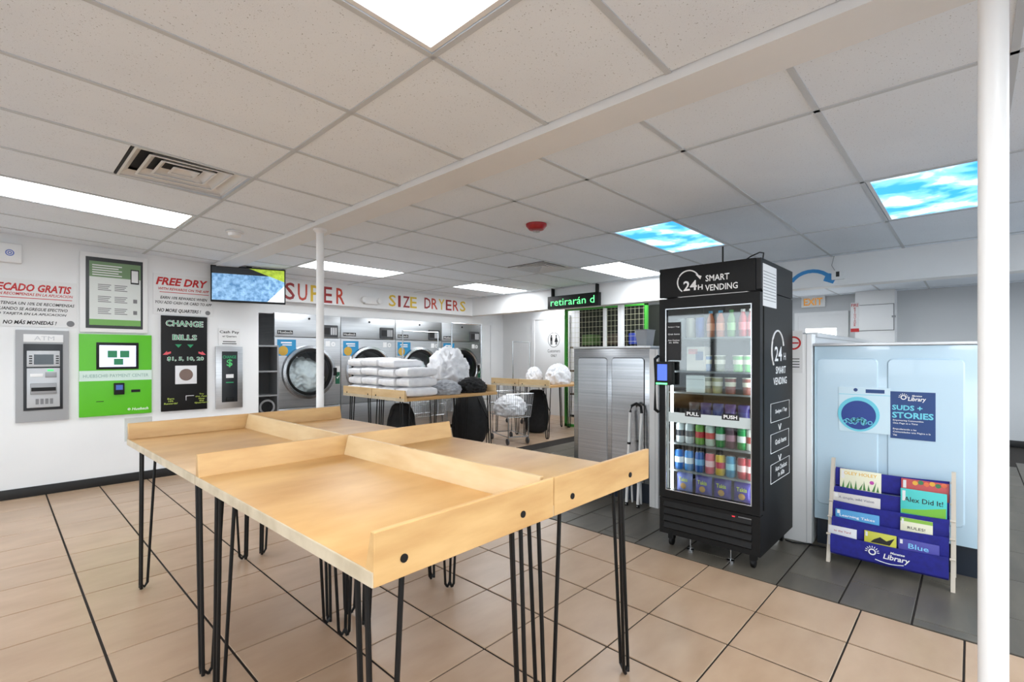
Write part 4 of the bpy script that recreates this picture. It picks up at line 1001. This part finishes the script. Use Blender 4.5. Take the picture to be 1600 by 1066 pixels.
def ex_flowers(t, w, h, z0):
    for q in range(9):
        xx = -w*.42+w*.84*q/8; put('leaf_picture', B().poly([(xx-.007, z0), (xx+.007, z0), (xx+.004+.012*math.sin(q*2), z0+h*(.42+.12*math.sin(q*3)))], -.0009, 0), M('leaf_print', (70, 130, 60), .5), t, False)
    put('flower_picture', B().lathe([(.013, -.0012), (.013, 0)], (w*.28, 0, z0+h*.45), 6, 'y'), M('flower_print', (190, 70, 170), .5), t)
def ex_hills(t, w, h, z0):
    put('hill_picture', B().poly([(-w*.48, z0), (w*.48, z0), (w*.48, z0+h*.42), (w*.3, z0+h*.36), (0, z0+h*.25), (-w*.2, z0+h*.2), (-w*.48, z0+h*.15)], -.0009, 0), M('hill_print', (120, 190, 60), .5), t, False)
def ex_red(t, w, h, z0):
    for q in range(6): put('blot_picture', B().lathe([(.014, -.001), (.014, 0)], (-w*.2+w*.12*q, 0, z0+h*(.82+.06*(q % 2))), 8, 'y'), M(f'blot_{q % 3}', ((226, 170, 60), (60, 120, 80), (222, 110, 70))[q % 3], .5), t)
def ex_rules(t, w, h, z0): rect('green_band', -w/2, w/2, z0+h*.72, z0+h, M('band_green_book', (140, 190, 70), .5), t, -.0007, 0)
def ex_goggles(t, w, h, z0):
    put('goggle_picture', B().poly([(-w*.2, z0+h*.3), (0, z0+h*.62), (w*.2, z0+h*.35), (w*.45, z0+h*.75), (w*.3, z0), (-w*.3, z0)], -.0009, 0), INK, t, False)
book(1307, 1373, .125, 3, (228, 226, 200), 'OLEY HOLEY', M('title_gold', (228, 180, 50), .5), 'cream picture book with golden title, flowers and grass in the top pocket', .8, .17, .8, ex_flowers)
book(1405, 1482, .115, 3, (190, 66, 66), '', INK, 'red picture book with colourful blots behind the turquoise one', extra=ex_red)
book(1405, 1479, .15, 2, (64, 196, 192), 'Alex Did It!', INK, 'turquoise picture book with green hills titled Alex Did It', .58, .2, .84, ex_hills)
book(1298, 1373, .06, 2, (206, 202, 198), 'A simple, wild Vision', M('title_greyblue', (120, 120, 140), .5), 'pale grey picture book below the cream one', .5, .36, .75)
book(1304, 1373, .055, 1, (74, 154, 208), 'Learning Takes', WINK, 'sky blue picture book below the pale grey one', .3, .36, .8)
book(1406, 1457, .075, 1, (224, 224, 208), 'RULES!', INK, 'cream picture book with green top band titled RULES', .25, .22, .55, ex_rules)
book(1295, 1339, .055, 0, (218, 218, 222), 'to the Yard', M('title_red_small', (170, 70, 80), .5), 'white picture book in the bottom pocket', .5, .26, .6)
book(1351, 1401, .065, 0, (196, 194, 62), '', INK, 'yellow picture book with dark goggles in the bottom pocket', extra=ex_goggles)
book(1404, 1468, .06, 0, (62, 60, 156), 'Blue', M('title_skyblue', (130, 200, 240), .5), 'violet blue picture book titled Blue in the bottom pocket', .4, .5, .5)
# step ladder
t = thing('step_ladder', 'folded white step ladder leaning on the stainless washer panel', 'step ladder', (3.86, 2.29, 0), FACEX)
def lad(x, y0, y1, z): return B().tube([(x, y0, .012), (x, y1, z)], .014, 10)
for x in (0, .115): put('rail', lad(x, .09, .16, .84), PLW, t)
put('top_handle', B().tube([(0, .16, .84), (.01, .168, .9), (.057, .172, .925), (.105, .168, .9), (.115, .16, .84)], .013, 10), BLACK, t)
for z in (.22, .44): put('step', B().box(-.01, .125, .085*z+.06, .085*z+.15, z, z+.018, .004), PLW, t)
for x in (.012, .103): put('rear_leg', B().tube([(x, .175, .012), (x, .15, .45)], .009, 8), PLW, t)
for x in (0, .115): put('rubber_foot', B().lathe([(.016, 0), (.015, .03)], (x, .092, 0), 12), BLACK, t)
put('clip', B().lathe([(.016, .55), (.016, .57)], (0, .137, 0), 12), BLACK, t)
# cable on floor beside the vending machine
tag(put('power_cable', B().tube([(4.0, 1.0, .006), (3.98, .95, .006), (4.0, .9, .006), (4.03, .85, .006), (4.035, .75, .006)], .005, 6), BLACK), 'black power cable on the dark tiles behind the vending machine', 'cable')
# ------------------------------------------------------------------ beyond the washers
# LED sign under the back soffit
yl, zl = PX(858, 468, SX-.06); yr, zr = PX(937, 464, SX-.06)
t = thing('led_sign', 'black LED message sign with green letters under the back soffit', 'sign', (SX-.06, yl, 2.115), FACEX)
wl = yl-yr
rect('housing', 0, wl, 0, .2, BLACK, t, -.04, .04, .005); txt('retirarán d', wl*.5, .1, wl*.86, .11, LEDG, t, -.0412, bold=-.008)
for x in (.06, wl-.06): put('bracket', B().box(x-.01, x+.01, -.01, .06, .2, .34), BLACK, t)
# green cage
CXC = 7.56
ya, _ = PX(882, 500, CXC); yb, _ = PX(1011, 500, CXC)
t = thing('wire_cage', 'green framed wire mesh cage holding dark shelves near the restroom', 'cage', (CXC, ya, 0), FACEX)
GRF = M('cage_green', (60, 150, 50), .4); wc = ya-yb; hc = 2.27
for x in (0, wc*.5, wc-.05): put('frame_post', B().box(x, x+.05, 0, .05, 0, hc), GRF if x != wc*.5 else PLW, t, False)
put('frame_rail', B().box(0, wc, 0, .05, hc-.05, hc), GRF, t, False); put('frame_rail', B().box(0, wc, 0, .05, 0, .05), GRF, t, False)
b = B()
for q in range(1, 22): b.tube([(wc*q/22, .02, .05), (wc*q/22, .02, hc-.05)], .0025, 4)
for q in range(1, 24): b.tube([(.05, .02, hc*q/24), (wc-.05, .02, hc*q/24)], .0025, 4)
put('wire_mesh', b, M('mesh_cream', (190, 190, 160), .4), t)['kind'] = 'stuff'
rect('cage_back', 0, wc, 0, hc, M('cage_dark', (38, 42, 34), .7), t, .5, .53)
for z in (.6, 1.05, 1.5): put('cage_shelf', B().box(.05, wc-.05, .1, .5, z, z+.03), M('cage_shelf_brown', (86, 64, 44), .6), t, False)
for q, (x, z, c_) in enumerate(((.15, 1.08, (60, 80, 160)), (.5, 1.08, (150, 40, 40)), (.85, 1.53, (70, 60, 50)), (1.15, 1.08, (140, 50, 40)), (.3, 1.53, (80, 110, 60)), (1.3, 1.53, (50, 70, 170)))):
    if x < wc-.3: tag(put('storage_tub', B().box(x, x+.24, 0, .3, 0, .2, .02), M(f'tub_{q}', c_, .5), loc=None), f'{["blue", "red", "brown", "dark red", "green", "bright blue"][q]} storage tub inside the wire cage', 'tub', 'tubs in the wire cage').matrix_basis = t.matrix_basis @ Matrix.Translation((0, .15, z+.031))
# white slim post + grey bin in the gap
yy, _ = PX(970, 500, 6.4); tag(put('slim_post', B().box(6.38, 6.44, yy-.04, yy+.04, 0, 2.12, .004), PLW), 'slim square white post in front of the wire cage', 'post')
yy, zz = PX(1008, 508, 5.0)
t = thing('waste_bin', 'grey tapered bin standing on the stainless washers', 'bin', (4.55, PX(1008, 508, 4.55)[0], 1.453))
b = B(); lo = [b.b.verts.new(p) for p in ((-.07, -.05, 0), (.07, -.05, 0), (.07, .05, 0), (-.07, .05, 0))]; hi = [b.b.verts.new(p) for p in ((-.09, -.065, .17), (.09, -.065, .17), (.09, .065, .17), (-.09, .065, .17))]
b.b.faces.new(lo[::-1])
for k2 in range(4): b.b.faces.new((lo[k2], lo[(k2+1) % 4], hi[(k2+1) % 4], hi[k2]))
put('bin_body', b, GREYM, t, False); put('bin_rim', B().tube([(-.09, -.065, .17), (.09, -.065, .17), (.09, .065, .17), (-.09, .065, .17), (-.09, -.065, .17)], .005, 6), GREYM, t)
# blue arrow + thermostat on back soffit
y_, z_ = PX(1270, 432, SX-.005)
t = thing('arrow_sign', 'blue curved arrow sticker on the back soffit', 'arrow sign', (SX-.001, y_, z_), FACEX)
b = B(); up, dn_ = [], []
for q in range(9):
    a_ = math.radians(150-q*13); up.append((-.02+.24*math.cos(a_), -.14+.22*math.sin(a_))); dn_.append((-.02+.2*math.cos(a_), -.14+.18*math.sin(a_)))
b.poly(up+[(.24, .0), (.19, -.1), (.1, -.06)]+dn_[::-1], -.004, 0)
put('arrow', b, M('arrow_blue', (50, 140, 205), .4), t, False)
y_, z_ = PX(1310, 430, SX)
t = thing('thermostat_box', 'small white control box with dark window on the back soffit', 'control box', (SX, y_, z_-.05), FACEX)
rect('housing', -.06, .06, 0, .1, PLW, t, -.03, 0, .006); rect('window', -.018, .014, .03, .085, INK, t, -.031, -.03)
put('cable', B().tube([(-.03, -.01, .1), (-.06, -.012, .16), (-.04, -.012, .25), (-.02, -.01, .31)], .003, 6), GREYM, t)
# exit sign, far door, extinguisher sign, panel
y_, z_ = PX(1271, 472, GX-.02)
t = thing('exit_sign', 'white EXIT sign with orange letters above the far door', 'sign', (GX-.02, y_, z_-.1), FACEX)
rect('plate', -.19, .19, 0, .2, PLW, t, -.03, .018, .004); txt('EXIT', 0, .1, .3, .13, M('exit_orange', (205, 140, 50), .5, emit=.3), t, -.0312, bold=.02)
ya, za = PX(1248, 495, GX); yb, _ = PX(1320, 495, GX)
d3 = struct(bpy.data.objects.new('door_3', None)); C.objects.link(d3); d3.location = (GX, ya, 0); d3.rotation_euler = (0, 0, FACEX); wd = ya-yb
b = B(); b.box(-.06, 0, -.05, -.001, 0, 2.1); b.box(wd, wd+.06, -.05, -.001, 0, 2.1); b.box(-.06, wd+.06, -.05, -.001, 2.1, 2.16); put('door_frame', b, WHITE, d3, False)
b = B(); b.box(0, .12, -.035, -.004, 0, 2.1); b.box(wd-.12, wd, -.035, -.004, 0, 2.1); b.box(.12, wd-.12, -.035, -.004, 1.86, 2.1); b.box(.12, wd-.12, -.035, -.004, 0, .25); put('door_leaf', b, WHITE, d3, False)
put('door_glass', B().box(.12, wd-.12, -.02, -.015, .25, 1.86), M('bright_daylight_glass', (245, 248, 250), .3, emit=2.2), d3, False)
ya, za = PX(1336, 460, GX-.35); yb, zb_ = PX(1398, 535, GX-.35)
struct(put('wall_electrical_box', B().box(GX-.35, GX, yb, ya, 1.0, 2.45), WHITE, sm=False))
t = thing('electrical_cabinet', 'small white electrical cabinet door on the far wall', 'cabinet', (GX-.351, PX(1370, 500, GX-.35)[0], PX(1370, 516, GX-.35)[1]), FACEX)
rect('gap_frame', -.25, .23, -.01, .43, M('gap_shadow', (120, 121, 123), .6), t, -.006, 0); rect('door', -.24, .22, 0, .42, WHITE, t, -.02, -.006, .004); rect('latch', .2, .25, .2, .23, GREYM, t, -.04, -.02, .003); rect('hinge', -.26, -.24, .05, .37, GREYM, t, -.012, 0)
y_, z_ = PX(1336, 496, GX-.35)
t = thing('extinguisher_sign', 'tall white and red FIRE EXTINGUISHER sign beside the electrical cabinet', 'sign', (GX-.36, y_, z_-.25), FACEX)
rect('plate', -.06, .06, 0, .5, PAPER, t, -.004, 0); rect('red_base', -.06, .06, 0, .06, RED, t, -.005, -.004)
txt('FIRE', 0, .455, .1, .05, RED, t, -.0046, bold=.02)
for q, ch in enumerate('EXTINGUISHER'): txt(ch, 0, .405-q*.027, .028 if ch != 'I' else .008, .021, RED, t, -.0046, bold=.03)
# ceiling fixtures
t = thing('smoke_detector', 'round white smoke detector on the ceiling near the beam', 'smoke detector', (1.47, 4.78, zc(1.47)+.002))
put('base', B().lathe([(.07, 0), (.07, -.012), (.055, -.016)], seg=24), PLW, t); put('sensor_head', B().lathe([(.055, -.016), (.05, -.04), (.03, -.05), (.001, -.051)], seg=24), PLW, t)
x, y = PZ(838, 351, ZC)
t = thing('fire_alarm', 'red round fire alarm strobe on the ceiling', 'fire alarm', (x, y, ZC+.002))
put('base', B().lathe([(.085, 0), (.085, -.015), (.06, -.045), (.03, -.05)], seg=28), M('alarm_red', (160, 20, 28), .35), t); put('strobe_lens', B().lathe([(.03, -.045), (.028, -.065), (.001, -.07)], seg=16), CLEAR, t)
